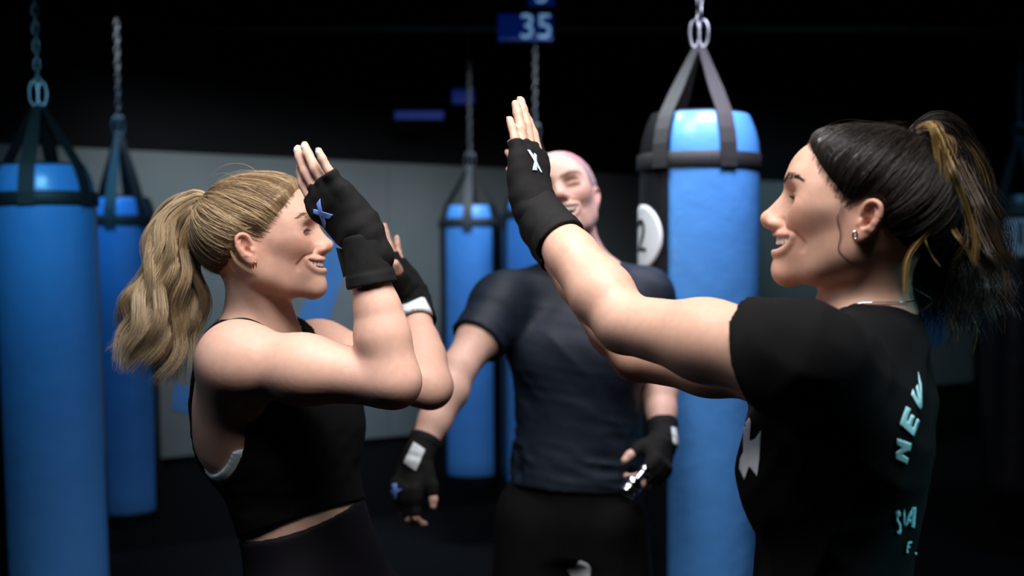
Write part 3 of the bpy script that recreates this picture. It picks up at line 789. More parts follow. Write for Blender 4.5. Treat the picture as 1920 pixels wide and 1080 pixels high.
    def fold(P):
        q = tf.l(P)
        a = np.abs(vnoise(np.stack([q[:, 0] * 1.2 + q[:, 2] * .5, q[:, 1], q[:, 2] * .35], 1), .045, 4)) - .3
        c = np.abs(vnoise(np.stack([q[:, 0] * .5 - q[:, 2] * .9, q[:, 1] * .6, q[:, 2] * .6 + q[:, 0] * .3], 1), .055, 8)) - .3
        return .007 * a + .006 * c
    def shirt(P):
        fo = fold(P); d = ts(P) + fo
        for s_, e, dd, inn in slv: d = smin(d, smax(smax(s_(P) + fo * .6, (P - e) @ unit(dd - np.array((0, 0, .38))), .0015), -inn(P), .002), .03)
        d = smax(d, -neckc(P), .004)
        return smax(d, plane(tf.w((0, 0, -.05)), tf.v((0, 0, -1)))(P), .004)
    tsh = shell('t_shirt', shirt, (.13, 1.14, .78), (.66, 1.84, 1.48), .0045, m_black, me); tag(tsh, 'loose black t-shirt with pale printing')
    lg = Sdf(); lg.items += trunk.items; lg.items += legs.items
    def legging(P): return smax(smax(lg(P) - .004, plane(tf.w((0, 0, .10)), tf.v((0, 0, 1)))(P), .004), .10 - P[:, 2], .003)
    V, Q = surf(legging, axis(.15, .008, .70), axis(1.15, .008, 1.85), axis(.08, .02, 1.02)); mesh('leggings', V, Q, m_leg, me)
    for a_ in (ankR, ankL):
        sh = Sdf(); shoe(sh, a_, tf.R[:, 0]); shell('shoe', clip_floor(sh, .0), np.array((a_[0] - .28, a_[1] - .12, 0)), np.array((a_[0] + .12, a_[1] + .16, .16)), .006, m_shoe, me)
    gL, fcL, fgL = wrap_glove(me, HL, elL, wrL, 'hand_wrap', 'black fingerless wrap on the near raised hand', cuff=(.02, .072), L=1.08, reach=dict(index=.12, middle=.25, ring=.46, pinky=.82))
    gR, fcR, fgR = wrap_glove(me, HR, elR, wrR, 'hand_wrap', 'black fingerless wrap on the far hand', cuff=(.02, .06))
    return dict(me=me, hf=hf, tf=tf, L=L, body=b, head=hd, HL=HL, HR=HR, gL=(gL, fgL), shirt=shirt, tsh=tsh, face=face, wrL=wrL, elL=elL, fcL=fcL)

# ================================================================== man behind
def build_man():
    base = np.array((.16, 2.76, 0.0))
    hf_dir = (-.14, -1, .22)
    hf = Frame(at(1056, 380, 2.76), hf_dir, (-.24, 0, 1), 1.04)
    face = dict(nose=(.123, -.012, 1.12), jaw=1.08, male=1, lip=(.62, .26, .25), mouth=dict(w=.0365, x=.1010, cx=.0700, zu=-.0380, zl=-.0590, zc=-.0360, th=1.25))
    pel, nk = at(1072, 955, 2.80), at(1098, 505, 2.80)
    z = unit(nk - pel); xf = np.array((-.10, -1, 0)); x = unit(xf - z * (xf @ z)); tf = Frame(pel, (1, 0, 0), (0, 0, 1)); tf.R = np.stack([x, np.cross(z, x), z], 1)
    L = np.linalg.norm(nk - pel); rows = scale_rows(MROWS, 1, .92, L / .55)
    shR, elR, wrR = at(942, 572, 2.76), at(860, 690, 2.62), at(784, 856, 2.52)
    shL, elL, wrL = at(1206, 560, 2.84), at(1232, 692, 2.84), at(1245, 824, 2.72)
    HR = Hand(wrR, at(752, 950, 2.48) - at(784, 856, 2.52), (-.55, -.80, .1), -1, 1.03, bends=dict(index=(30, 45, 25), middle=(35, 50, 30), ring=(38, 55, 30), pinky=(40, 55, 30)), thumb=[(.018, .022, -.010), (.050, .040, -.022), (.078, .050, -.034), (.098, .052, -.044)])
    HL = Hand(wrL, at(1224, 920, 2.62) - at(1245, 824, 2.72), (.75, -.55, .2), 1, 1.03, bends=dict(index=(35, 55, 30), middle=(38, 55, 30), ring=(42, 60, 30), pinky=(45, 60, 30)), thumb=[(.018, .022, -.012), (.052, .044, -.028), (.080, .056, -.045), (.100, .058, -.058)])
    trunk = Sdf(); torso(trunk, tf, rows)
    for y in MIR: trunk.el((.085, y * .070, .385), (.035, .070, .055), .05, tf)
    def arms(s, e=0):
        s.rc(tf.w((-.02, -.06, L - .03)), shR, .052 + e, .058 + e, .05); s.rc(tf.w((-.02, .06, L - .03)), shL, .052 + e, .058 + e, .05)
        s.rc(tf.w((0, -.10, .40)), shR, .06 + e, .055 + e, .05); s.rc(tf.w((0, .10, .40)), shL, .06 + e, .055 + e, .05)
    def limb(s, sh, el, wr, H):
        m = sh * .5 + el * .5
        s.ch([sh, m, el], [.060, .051, .041], .03); fa = unit(wr - el); q = el + fa * .06
        s.ch([el, q, el * .4 + wr * .6, wr], [.041, .046, .037, .0285], .014)
        H.palm(s); H.fingers(s)
    legs = Sdf(); hips = []
    for y, dx in ((-1, -.14), (1, .14)):
        h_ = tf.w((0, y * .088, -.03)); a_ = np.array((base[0] + dx, 2.80, .09)); hips.append((h_, a_))
        leg(legs, h_, h_ * .48 + a_ * .52 + tf.R[:, 0] * .03, a_, tf.R[:, 0], (.092, .060, .040))
    b = Sdf(); b.items += trunk.items; arms(b)
    b.rc(hf.w((-.02, 0, -.03)), tf.w((-.004, 0, L - .02)), .058, .062, .03); b.rc(tf.w((-.01, 0, L - .02)), tf.w((-.02, 0, L - .08)), .066, .08, .05)
    for y in MIR: b.rc(hf.w((-.02, y * .048, -.035)), tf.w((.045, y * .016, L - .035)), .012, .010, .02)
    limb(b, shR, elR, wrR, HR); limb(b, shL, elL, wrL, HL); b.items += legs.items
    hd = Sdf(); head(hd, hf, face); b.items += hd.items; h0 = hf.o
    X = axis(-.26, .006, h0[0] - .10, .0028, h0[0] + .10, .006, .50)
    Y = axis(2.32, .006, h0[1] - .135, .0028, h0[1] + .0, .006, 3.0)
    Z = axis(-.005, .02, .78, .0055, h0[2] - .12, .0028, h0[2] + .05, .005, h0[2] + .20)
    V, Q = surf(b, X, Y, Z)
    C = np.tile(np.array(SKIN_C), (len(V), 1)); head_tint(V, hf, face, SKIN_C, C)
    me = mesh('person', V, Q, m_skin, None, base, col=C); me.location = base; me['_b'] = list(base); me['_cloth'] = m_wrap; me['_cloth2'] = m_cuff
    tag(me, 'laughing man with short pink hair in a navy t-shirt, standing behind the two women', 'person')
    teeth(hf, face, 'teeth', me, m_tooth, None)
    ts = Sdf(); ts.loft(scale_rows(rows, 1, 1, 1, 0, .014), .03, tf)
    for y in MIR: ts.el((.088, y * .070, .385), (.04, .078, .06), .05, tf)
    cut = []; inn = Sdf()
    for sh, el, y, ln in ((shR, elR, -1, .135), (shL, elL, 1, .135)):
        d = unit(el - sh); e = sh + d * ln; cut.append((e, d))
        ts.rc(tf.w((-.02, y * .06, L - .03)), sh, .060, .070, .04); ts.rc(tf.w((0, y * .10, .40)), sh, .068, .066, .05); ts.rc(sh, e + d * .03, .070, .068, .03)
        inn.rc(e - d * .03, e + d * .06, .056, .062, 0)
    neckp = plane(tf.w((.0, 0, L + .020)), tf.v((.30, 0, 1)))
    def fold(P):
        q = tf.l(P); low = np.clip((.30 - q[:, 2]) / .2, 0, 1)
        a = np.abs(vnoise(np.stack([q[:, 0], q[:, 1] * .35, q[:, 2] * 1.3 + q[:, 1] * .15], 1), .035, 4)) - .3
        c = np.abs(vnoise(np.stack([q[:, 0], q[:, 1] * .8 + q[:, 2] * .7, q[:, 2] * .5], 1), .06, 8)) - .3
        return (.011 * low + .002) * a + .006 * c
    def shirt(P):
        d = ts(P) + fold(P)
        for e, dd in cut:
            t = (P - e) @ dd; nr = np.linalg.norm(P - e - t[:, None] * dd, axis=1) < .10
            d = np.where(nr & (t > -.05), smax(d, t, .004), d)
        d = smax(d, -inn(P), .002); d = smax(d, neckp(P), .003)
        return smax(d, plane(tf.w((0, 0, .06)), tf.v((0, 0, -1)))(P), .004)
    tsh = shell('t_shirt', shirt, (-.16, 2.5, .86), (.50, 3.02, 1.56), .006, m_navy, me); tag(tsh, 'fitted dark navy sports t-shirt')
    lg = Sdf(); lg.loft(scale_rows(rows, 1, 1, 1, 0, .004), .03, tf)
    for h_, a_ in hips: lg.rc(h_, h_ * .55 + a_ * .45, .105, .10, .03)
    def shorts(P):
        d = lg(P) + .006 * (np.abs(vnoise(tf.l(P) * (1, 1, .4), .05, 6)) - .3)
        d = smax(d, plane(tf.w((0, 0, .085)), tf.v((0, 0, 1)))(P), .004); return smax(d, plane((0, 0, hips[0][0][2] - .28), (0, 0, -1))(P), .004)
    V, Q = surf(shorts, axis(-.15, .009, .48), axis(2.55, .009, 3.05), axis(.5, .009, 1.1)); sho = mesh('shorts', V, Q, m_short, me)
    for h_, a_ in hips:
        sh = Sdf(); shoe(sh, a_, tf.R[:, 0]); shell('shoe', clip_floor(sh, .0), np.array((a_[0] - .16, a_[1] - .30, 0)), np.array((a_[0] + .16, a_[1] + .14, .16)), .007, m_shoe, me)
    gR, fcR, fgR = wrap_glove(me, HR, elR, wrR, 'hand_wrap', 'black fingerless wrap with a pale wrist label', cuff=(.02, .05), h=.0035, reach=.75)
    gL, fcL, fgL = wrap_glove(me, HL, elL, wrL, 'hand_wrap', 'black fingerless wrap on the hand gripping the metal grip', cuff=(.02, .05), h=.0035, reach=.75)
    return dict(me=me, hf=hf, tf=tf, L=L, body=b, head=hd, face=face, HR=HR, HL=HL, gR=(gR, fgR), gL=(gL, fgL), fcR=fcR, fcL=fcL, sho=sho, shorts=shorts, wrR=wrR, elR=elR, wrL=wrL, elL=elL)
import time as _t
_t0 = _t.time()
PA = build_left(); print('A', _t.time() - _t0)
PB = build_right(); print('B', _t.time() - _t0)
PC = build_man(); print('C', _t.time() - _t0)
# ------------------------------------------------------------------ hair
def hair_mat(nm, rough, spec=.5): return material(nm, (.1, .1, .1), rough, spec=spec, attr=True, aniso=.5)
m_hair_blond = hair_mat('blond hair', .42); m_hair_dark = hair_mat('dark hair', .34, .45); m_hair_pink = hair_mat('pink hair', .55, .3)
ZL_X = np.array([-.14, -.085, -.060, -.034, -.020, -.006, .008, .018, .030, .044, .058, .070, .082, .12])
def hairline(q, line): return q[:, 2] - np.interp(q[:, 0], ZL_X, line) 
LINE_W = np.array([-.070, -.062, -.052, -.030, .000, .018, .012, .004, .014, .028, .043, .060, .086, .12])
LINE_M = np.array([-.060, -.055, -.046, -.028, .002, .020, .010, -.012, .012, .040, .060, .080, .100, .125])
def strands(paths, rad, cols, name, mat, parent, n=3):
    """paths (m,k,3), rad (m,k), cols (m,k,3)"""
    V, Q = tubes(paths, rad, n); C = np.repeat(cols.reshape(-1, 3), n, axis=0)
    return tag(mesh(name, V, Q, mat, parent, col=C), kind='stuff')
def resample(poly, k, extra=None):
    poly = np.asarray(poly, float); n = len(poly); t = np.linspace(0, n - 1, k)
    # Catmull-Rom
    P = np.concatenate([[2 * poly[0] - poly[1]], poly, [2 * poly[-1] - poly[-2]]]); i = np.clip(t.astype(int), 0, n - 2); f = (t - i)[:, None]
    a, b, c, d = P[i], P[i + 1], P[i + 2], P[i + 3]
    return .5 * (2 * b + (c - a) * f + (2 * a - 5 * b + 4 * c - d) * f ** 2 + (3 * b - a - 3 * c + d) * f ** 3)
def scalp(fr, face, line, thick, tie, seed, groove=.0012):
    sk = Sdf(); head(sk, Frame((0, 0, 0), (1, 0, 0), (0, 0, 1)), dict(face, ears=0))
    c0 = np.array((-.010, 0, .035)); T = unit(np.asarray(tie) - c0); U1 = unit(np.cross(T, (0, 1, .2))); U2 = np.cross(T, U1)
    def cap(q):
        h = hairline(q, line); s = np.clip((h - .003) / .034, 0, 1); s = s * s * (3 - 2 * s)
        v = q - c0; th = np.arctan2(v @ U2, v @ U1); r = np.linalg.norm(v, axis=1)
        g = vnoise(np.stack([th * 1.0, r * 0, (v @ T) * 1.2], 1), .07, seed) + .6 * vnoise(np.stack([th, r * 0, (v @ T) * .6], 1), .025, seed + 1)
        return sk(q) - (thick + .002) * s + .002 - groove * g * s
    return sk, cap, c0, T
def scalp_strands(rng, sk, cap, c0, T, tie, line, n, k, lift, front=.35):
    cap0 = cap; cap = lambda q: np.minimum(cap0(q), sk(q))
    d = rng.normal(size=(n * 6, 3)); d /= np.linalg.norm(d, axis=1)[:, None]
    def cast(d):
        r = np.full(len(d), .115)
        for _ in range(7): r -= np.clip(ev(cap, c0 + d * r[:, None]), -.03, .03) * .9
        return r
    P = c0 + d * cast(d)[:, None]; h = hairline(P, line)
    ok = np.flatnonzero((h > -.003 + rng.normal(size=len(h)) * .0025) & (P[:, 2] > -.06)); near = ok[h[ok] < .016]; far = ok[h[ok] >= .016]
    pick = np.concatenate([near[:int(n * front)], far[:n - min(len(near), int(n * front))]])
    d = d[pick]; m = len(d); t = np.linspace(0, 1, k)
    om = np.arccos(np.clip(d @ T, -1, 1))[:, None, None]; tt = t[None, :, None]
    D = (np.sin((1 - tt) * om) * d[:, None] + np.sin(tt * om) * T) / np.sin(om)
    side = np.cross(d, T); side /= np.linalg.norm(side, axis=1)[:, None] + 1e-9
    D = D + side[:, None] * (rng.normal(size=(m, 1, 1)) * .05 * np.sin(np.pi * tt) + rng.normal(size=(m, 1, 1)) * .015 * np.sin(np.pi * 3 * tt))
    D /= np.linalg.norm(D, axis=2, keepdims=True)
    F = D.reshape(-1, 3); r = cast(F)
    lf = np.abs(rng.normal(size=(m, 1))) * lift * np.sin(np.pi * np.clip(t * 1.05, 0, 1))[None] ** .7 + .0004 - .0008 * np.clip(1 - t * 12, 0, 1)[None]
    r = r + lf.ravel()
    Pp = (c0 + F * r[:, None]).reshape(m, k, 3)
    w = np.clip((t - .82) / .18, 0, 1)[None, :, None] ** 1.5
    Pp = Pp * (1 - w) + (np.asarray(tie) + rng.normal(size=(m, 1, 3)) * .005) * w
    return Pp
def tail(rng, fr, pts, rad, n, k, wave, clump=18, frizz=.003, flat=.75, ends=(.72, 1.0), tight=.3):
    """strands of a ponytail about a centre line (local points) with half widths rad"""
    C = resample(pts, k); R = np.interp(np.linspace(0, 1, k), np.linspace(0, 1, len(rad)), rad)
    T = np.gradient(C, axis=0); T /= np.linalg.norm(T, axis=1)[:, None]
    Y = np.array((0, 1.0, 0)); A = np.cross(T, Y); A /= np.linalg.norm(A, axis=1)[:, None]; Bv = np.cross(A, T)
    rr = np.sqrt(rng.uniform(.02, 1, n)); ph = rng.uniform(0, 2 * np.pi, n)
    cl = rng.integers(0, clump, n); cph = rng.uniform(0, 2 * np.pi, clump); crr = np.sqrt(rng.uniform(.1, 1, clump))
    u = rr * np.cos(ph) * tight + crr[cl] * np.cos(cph[cl]) * (1.08 - tight); v = rr * np.sin(ph) * tight + crr[cl] * np.sin(cph[cl]) * (1.08 - tight)
    e = rng.uniform(*ends, n) * (1 - .10 * rng.uniform(0, 1, clump)[cl])
    s = np.linspace(0, 1, k)[None] * e[:, None]
    def at_s(M): return np.stack([np.interp(s.ravel(), np.linspace(0, 1, k), M[:, i]) for i in range(3)], 1).reshape(n, k, 3)
    Cs, As, Bs = at_s(C), at_s(A), at_s(Bv); Rs = np.interp(s.ravel(), np.linspace(0, 1, k), R).reshape(n, k)
    wp = rng.uniform(0, 6.28, clump)[cl][:, None]; wf = rng.uniform(14, 24, clump)[cl][:, None]; wa = wave * np.clip(s * 1.6 - .1, 0, 1)
    du = wa * np.sin(wf * s + wp + rng.normal(size=(n, 1)) * .16); dv = wa * np.cos(wf * s * .9 + wp * 1.7 + rng.normal(size=(n, 1)) * .16)
    fz = frizz * rng.normal(size=(n, 1)) * s ** 1.5
    P = Cs + As * (u[:, None] * Rs + du + fz)[..., None] + Bs * (v[:, None] * Rs * flat + dv)[..., None]
    return P, u, v, cl, s
def fine_hairs(fr, hd, parent, brow_col, p, dens=1.0):
    rng = np.random.default_rng(5); g = p.get('male', 0)
    for y in MIR:
        n = int(110 * dens); u = rng.uniform(0, 1, n); wz = np.interp(u, [0, .3, .7, 1], [.0032, .0032, .0024, .0008])
        yb = .0085 + u * .043; zb = np.interp(u, [0, .55, .8, 1], [.0330, .0400, .0395, .0350]) + rng.uniform(-1, 1, n) * wz
        a = np.stack([np.interp(u, [0, .5, 1], [.100, .094, .074]), y * yb, zb], 1)
        ang = np.interp(u, [0, .25, 1], [.9, .4, -.25]) + rng.normal(size=n) * .2; L = rng.uniform(.004, .009, n) * np.interp(u, [0, .5, 1], [1, 1, .7])
        k = 4; t = np.linspace(0, 1, k)
        P = a[:, None] + np.stack([-t[None] * L[:, None] * np.interp(u, [0, 1], [.05, .8])[:, None], y * t[None] * (L * np.cos(ang))[:, None], t[None] * (L * np.sin(ang))[:, None]], -1)
        W = fr.w(P.reshape(-1, 3)); W = snap(hd, W, .0005, 4).reshape(n, k, 3)
        R = np.broadcast_to(.00026 * np.array([1, 1, .8, .3]), (n, k)) * (1 + .3 * g)
        strands(W, R, np.broadcast_to(np.array(brow_col), (n, k, 3)) * rng.uniform(.7, 1.3, (n, 1, 1)), 'eyebrow', parent['_h'], parent['_p'])
        n = 46; u = np.linspace(-.92, .98, n); zs = .0122 + .0026 * (1 - u * u) - .0010 * u
        a = np.stack([np.full(n, .088), y * (.0312 + .0165 * u), zs], 1); W0 = snap(hd, fr.w(a), 0, 5); q0 = fr.l(W0)
        L = rng.uniform(.005, .0085, n); t = np.linspace(0, 1, 5)
        dx = np.cos(u * 1.0); dy = y * (u * .9 + .1)
        P = q0[:, None] + np.stack([dx[:, None] * L[:, None] * t, dy[:, None] * L[:, None] * t, L[:, None] * (-.42 * t + .40 * t ** 2)], -1)
        R = np.broadcast_to(.00035 * np.array([1.3, 1.1, .9, .6, .2]), (n, 5))
        strands(fr.w(P.reshape(-1, 3)).reshape(n, 5, 3), R, np.broadcast_to(np.array((.012, .009, .008)), (n, 5, 3)), 'eyelashes', parent['_h'], parent['_p'])
        # lash line
        lp = W0 + 0; V, Q = tubes(lp[None], np.full((1, n), .00055) * np.sin(np.linspace(.15, 2.99, n))[None] ** .5, 4); mesh('lash_line', V, Q, m_lash, parent['_p'])
m_lash = material('dark lashes', (.012, .009, .009), .6)
LF = Frame((0, 0, 0), (1, 0, 0), (0, 0, 1))
def box_axes(h=.0026): return np.arange(-.125, .125, h), np.arange(-.098, .099, h), np.arange(-.085, .15, h)
def loc_hair(W, fr, name, mat, parent, V, Q, C): return mesh(name, fr.w(V), Q, mat, parent, col=C)

# ---- blond woman
def hair_left():
    rng = np.random.default_rng(11); A = PA; fr, me = A['hf'], A['me']
    L = lambda px, py, d=1.825: fr.l(at(px, py, d))
    tie = L(388, 376); sk, cap, c0, T = scalp(fr, A['face'], LINE_W, .009, tie, 3, .0014)
    V, Q = surf(cap, *box_axes()); keep = hairline(V, LINE_W) > -.012; ok = keep[Q].all(1)
    C0 = np.array((.20, .125, .060)); C = C0 * (1 + .25 * vnoise(V * (1, 1, 1), .012, 2))[:, None]
    hair = mesh('hair', fr.w(V), Q[ok], m_hair_blond, me, col=C)
    k = 15; P = scalp_strands(rng, sk, cap, c0, T, tie, LINE_W, 5000, k, .0022)
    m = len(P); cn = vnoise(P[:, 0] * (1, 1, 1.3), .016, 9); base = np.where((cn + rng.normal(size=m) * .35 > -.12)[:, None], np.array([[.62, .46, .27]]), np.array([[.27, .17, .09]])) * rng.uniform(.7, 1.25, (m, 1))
    low = np.clip((.02 - P[:, 0, 2]) / .05, 0, 1)[:, None]; base = base * (1 - .55 * low)  # nape strands darker: shade put into the colour, along with darker roots
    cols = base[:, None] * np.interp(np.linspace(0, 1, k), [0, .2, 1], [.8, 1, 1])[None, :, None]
    R = np.broadcast_to(.00028 * np.interp(np.linspace(0, 1, k), [0, .1, .9, 1], [.4, 1, 1, .8]), (m, k)) * rng.uniform(.6, 1.3, (m, 1))
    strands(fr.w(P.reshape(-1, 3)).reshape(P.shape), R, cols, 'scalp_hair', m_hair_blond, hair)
    pts = [L(392, 376), L(366, 376), L(334, 420), L(322, 490), L(314, 560), L(296, 640), L(268, 715)]
    px = 1.825 / 2100
    P, u, v, cl, s = tail(rng, fr, pts, np.array([9, 22, 50, 62, 74, 92, 84]) * px, 4600, 30, .011, 30, .0025, .62, (.84, 1.0), .17)
    n = len(P); light = rng.uniform(0, 1, 30)[cl]
    c_a, c_b = np.array((.80, .63, .40)), np.array((.30, .19, .085))
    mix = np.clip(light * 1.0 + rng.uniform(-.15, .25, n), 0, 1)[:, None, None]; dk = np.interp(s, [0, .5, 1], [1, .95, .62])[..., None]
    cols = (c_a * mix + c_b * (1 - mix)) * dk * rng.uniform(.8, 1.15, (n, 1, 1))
    R = .00034 * np.interp(np.linspace(0, 1, 30), [0, .7, 1], [1, 1, .25])[None] * rng.uniform(.6, 1.4, (n, 1))
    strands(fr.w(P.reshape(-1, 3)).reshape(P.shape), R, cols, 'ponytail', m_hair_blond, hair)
    # flyaways
    P2 = scalp_strands(rng, sk, cap, c0, T, tie, LINE_W, 70, 14, .010, .6); P2 = P2[:, :10]
    strands(fr.w(P2.reshape(-1, 3)).reshape(P2.shape), np.full(P2.shape[:2], .00022), np.broadcast_to(np.array((.62, .48, .30)), P2.shape), 'flyaway_hair', m_hair_blond, hair)
    # a loose lock behind the ear
    lk = resample([L(500, 408, 1.75), L(474, 424, 1.745), L(440, 440, 1.745), L(433, 470, 1.75), L(446, 492, 1.75), L(478, 512, 1.755)], 20)
    nl = 26; off = rng.normal(size=(nl, 1, 3)) * .0011; P3 = lk[None] + off + rng.normal(size=(nl, 1, 3)) * .0008 * np.linspace(0, 1, 20)[None, :, None]
    strands(fr.w(P3.reshape(-1, 3)).reshape(P3.shape), np.full(P3.shape[:2], .0003), np.broadcast_to(np.array((.66, .52, .33)), P3.shape), 'loose_lock', m_hair_blond, hair)
    w = fr.w(tie); ax = unit(fr.w(L(366, 376)) - w)
    t_ = MB(); f2 = Frame(w - ax * .001, np.cross(ax, (0, 1, 0)), ax)
    for j in range(3): t_.tube([f2.w((.0105 * math.cos(a), .0105 * math.sin(a), -.003 + .003 * j)) for a in np.linspace(0, 2 * math.pi, 20)[:-1]], .0026, 8, True)
    t_.build('hair_tie', m_hairtie, hair, True)
    fine_hairs(fr, A['head'], {'_h': m_hair_blond, '_p': me}, (.16, .10, .055), A['face'])
hair_left()

# ---- dark haired woman
def hair_right():
    rng = np.random.default_rng(23); B = PB; fr, me = B['hf'], B['me']
    L = lambda px, py, d=1.42: fr.l(at(px, py, d))
    tie = L(1716, 268); sk, cap, c0, T = scalp(fr, B['face'], LINE_W, .008, tie, 7, .0018)
    V, Q = surf(cap, *box_axes()); keep = hairline(V, LINE_W) > -.012; ok = keep[Q].all(1)
    hair = mesh('hair', fr.w(V), Q[ok], m_hair_dark, me, col=np.tile(np.array((.010, .009, .009)), (len(V), 1)))
    k = 15; P = scalp_strands(rng, sk, cap, c0, T, tie, LINE_W, 5000, k, .0030)
    m = len(P); base = np.array([[.022, .017, .014]]) * rng.uniform(.4, 1.6, (m, 1))
    R = np.broadcast_to(.00028 * np.interp(np.linspace(0, 1, k), [0, .1, .9, 1], [.4, 1, 1, .8]), (m, k)) * rng.uniform(.6, 1.3, (m, 1))
    strands(fr.w(P.reshape(-1, 3)).reshape(P.shape), R, np.broadcast_to(base[:, None], P.shape), 'scalp_hair', m_hair_dark, hair)
    px = 1.42 / 2100
    pts = [L(1708, 272), L(1722, 247), L(1758, 245), L(1782, 300), L(1785, 390), L(1778, 480), L(1775, 570), L(1786, 665)]
    P, u, v, cl, s = tail(rng, fr, pts, np.array([10, 16, 30, 48, 74, 98, 104, 76]) * px, 4600, 30, .012, 40, .016, .6, (.62, 1.0))
    n = len(P); gold = (rng.uniform(0, 1, 40)[cl] > .92)[:, None, None]
    cols = np.where(gold & (rng.uniform(size=(n, 1, 1)) < .5), np.array((.22, .135, .045)), np.array((.016, .012, .010))) * rng.uniform(.5, 1.4, (n, 1, 1)) * np.ones((1, 30, 1))
    R = .00034 * np.interp(np.linspace(0, 1, 30), [0, .7, 1], [1, 1, .3])[None] * rng.uniform(.6, 1.4, (n, 1))
    strands(fr.w(P.reshape(-1, 3)).reshape(P.shape), R, cols, 'ponytail', m_hair_dark, hair)
    # golden highlights on the near side, and stringy wet ends
    D = 1.338
    guides = [([(1722, 238), (1745, 232), (1756, 275), (1762, 340), (1768, 385), (1745, 425), (1712, 465), (1698, 500), (1696, 548)], 26, (.34, .215, .07), .0018),
              ([(1735, 232), (1758, 240), (1772, 300), (1772, 350), (1765, 400)], 18, (.24, .155, .055), .0026),
              ([(1760, 250), (1785, 310), (1800, 350), (1818, 400), (1828, 450), (1826, 490)], 26, (.24, .16, .055), .0026),
              ([(1770, 400), (1790, 440), (1812, 470), (1830, 500)], 14, (.25, .17, .06), .002),
              ([(1740, 430), (1735, 450), (1748, 480), (1764, 500)], 3, (.35, .25, .1), .0005),
              ([(1800, 300), (1840, 380), (1862, 430), (1878, 470), (1896, 490)], 12, (.12, .085, .05), .004),
              ([(1820, 400), (1850, 470), (1880, 510), (1892, 560)], 12, (.10, .075, .05), .004)]
    for g, cnt, colr, sp in guides:
        gg = [L(x, y, D if i else 1.40) for i, (x, y) in enumerate(g)]; c = resample(gg, 26)
        off = rng.normal(size=(cnt, 1, 3)) * sp; wv = rng.normal(size=(cnt, 1, 3)) * sp * .8 * np.linspace(0, 1, 26)[None, :, None] ** 2
        Pg = c[None] + off * np.interp(np.linspace(0, 1, 26), [0, .5, 1], [1, 1, .4])[None, :, None] + wv
        strands(fr.w(Pg.reshape(-1, 3)).reshape(Pg.shape), np.full(Pg.shape[:2], .00036) * np.interp(np.linspace(0, 1, 26), [0, .8, 1], [1, 1, .3])[None], np.broadcast_to(np.array(colr), Pg.shape) * rng.uniform(.6, 1.3, (cnt, 1, 1)), 'hair_lock', m_hair_dark, hair)
    wet = []
    for i in range(26):
        x0 = rng.uniform(1660, 1850); y0 = rng.uniform(500, 560); d = rng.uniform(1.37, 1.46); x1 = 1776 + (x0 - 1776) * .75 + rng.normal() * 14; y1 = rng.uniform(590, 650) - abs(x1 - 1785) * .25
        wv = rng.normal() * 9
        for j in range(4): wet.append(resample([L(x0 + rng.normal() * 3, y0, d), L(x0 * .65 + x1 * .35 + wv, y0 * .65 + y1 * .35, d), L(x0 * .3 + x1 * .7 - wv, y0 * .3 + y1 * .7, d), L(x1 + rng.normal() * 2, y1 + rng.normal() * 3, d)], 18))
    Pw = np.array(wet); strands(fr.w(Pw.reshape(-1, 3)).reshape(Pw.shape), np.full(Pw.shape[:2], .0006) * np.linspace(1, .3, 18)[None], np.broadcast_to(np.array((.010, .008, .008)), Pw.shape), 'hair_ends', m_hair_dark, hair)
    # curl in front of the ear
    c = resample([L(1580, 384, 1.35), L(1571, 408, 1.342), L(1577, 440, 1.342), L(1573, 468, 1.345), L(1585, 484, 1.35), L(1602, 497, 1.36)], 24)
    Pc = c[None] + rng.normal(size=(7, 1, 3)) * .0006; strands(fr.w(Pc.reshape(-1, 3)).reshape(Pc.shape), np.full(Pc.shape[:2], .0003), np.broadcast_to(np.array((.02, .014, .012)), Pc.shape), 'loose_lock', m_hair_dark, hair)
    P2 = scalp_strands(rng, sk, cap, c0, T, tie, LINE_W, 90, 14, .012, .6); P2 = P2[:, :10]
    strands(fr.w(P2.reshape(-1, 3)).reshape(P2.shape), np.full(P2.shape[:2], .00020), np.broadcast_to(np.array((.03, .024, .02)), P2.shape), 'flyaway_hair', m_hair_dark, hair)
    w = fr.w(tie); f2 = Frame(w, fr.v((1, 0, .2)), unit(fr.w(L(1735, 240)) - w)); t_ = MB()
    for j in range(3): t_.tube([f2.w((.0125 * math.cos(a), .0125 * math.sin(a), -.003 + .003 * j)) for a in np.linspace(0, 2 * math.pi, 20)[:-1]], .0026, 8, True)
    t_.build('hair_tie', m_hairtie, hair, True)
    fine_hairs(fr, B['head'], {'_h': m_hair_dark, '_p': me}, (.030, .018, .014), B['face'])
hair_right()

# ---- man
def hair_man():
    rng = np.random.default_rng(31); fr, me = PC['hf'], PC['me']
    crown = np.array((-.085, .0, .09)); sk, cap, c0, T = scalp(fr, PC['face'], LINE_M, .006, crown, 5, .0012)
    V, Q = surf(cap, *box_axes(.0036)); keep = hairline(V, LINE_M) > -.010; ok = keep[Q].all(1)
    def tone(q):
        a = np.clip((q[:, 1] - .005) / .05, 0, 1)[:, None]; up = np.clip((q[:, 2] - .05) / .04, 0, 1)[:, None]
        top = np.array((.80, .58, .57)) * (1 - a) + np.array((.74, .27, .33)) * a
        return top * up + np.array((.46, .33, .35)) * (1 - up)
    hair = mesh('hair', fr.w(V), Q[ok], m_hair_pink, me, col=tone(V))
    P = scalp_strands(rng, sk, cap, c0, T, crown, LINE_M, 4200, 14, .0012, .5)[:, :5]
    strands(fr.w(P.reshape(-1, 3)).reshape(P.shape), np.full(P.shape[:2], .00040) * np.linspace(1, .5, 5)[None], np.repeat(tone(P[:, 0])[:, None], 5, 1) * rng.uniform(.75, 1.2, (len(P), 1, 1)), 'short_hair', m_hair_pink, hair)
    fine_hairs(fr, PC['head'], {'_h': m_hair_dark, '_p': me}, (.20, .12, .08), PC['face'])
hair_man()
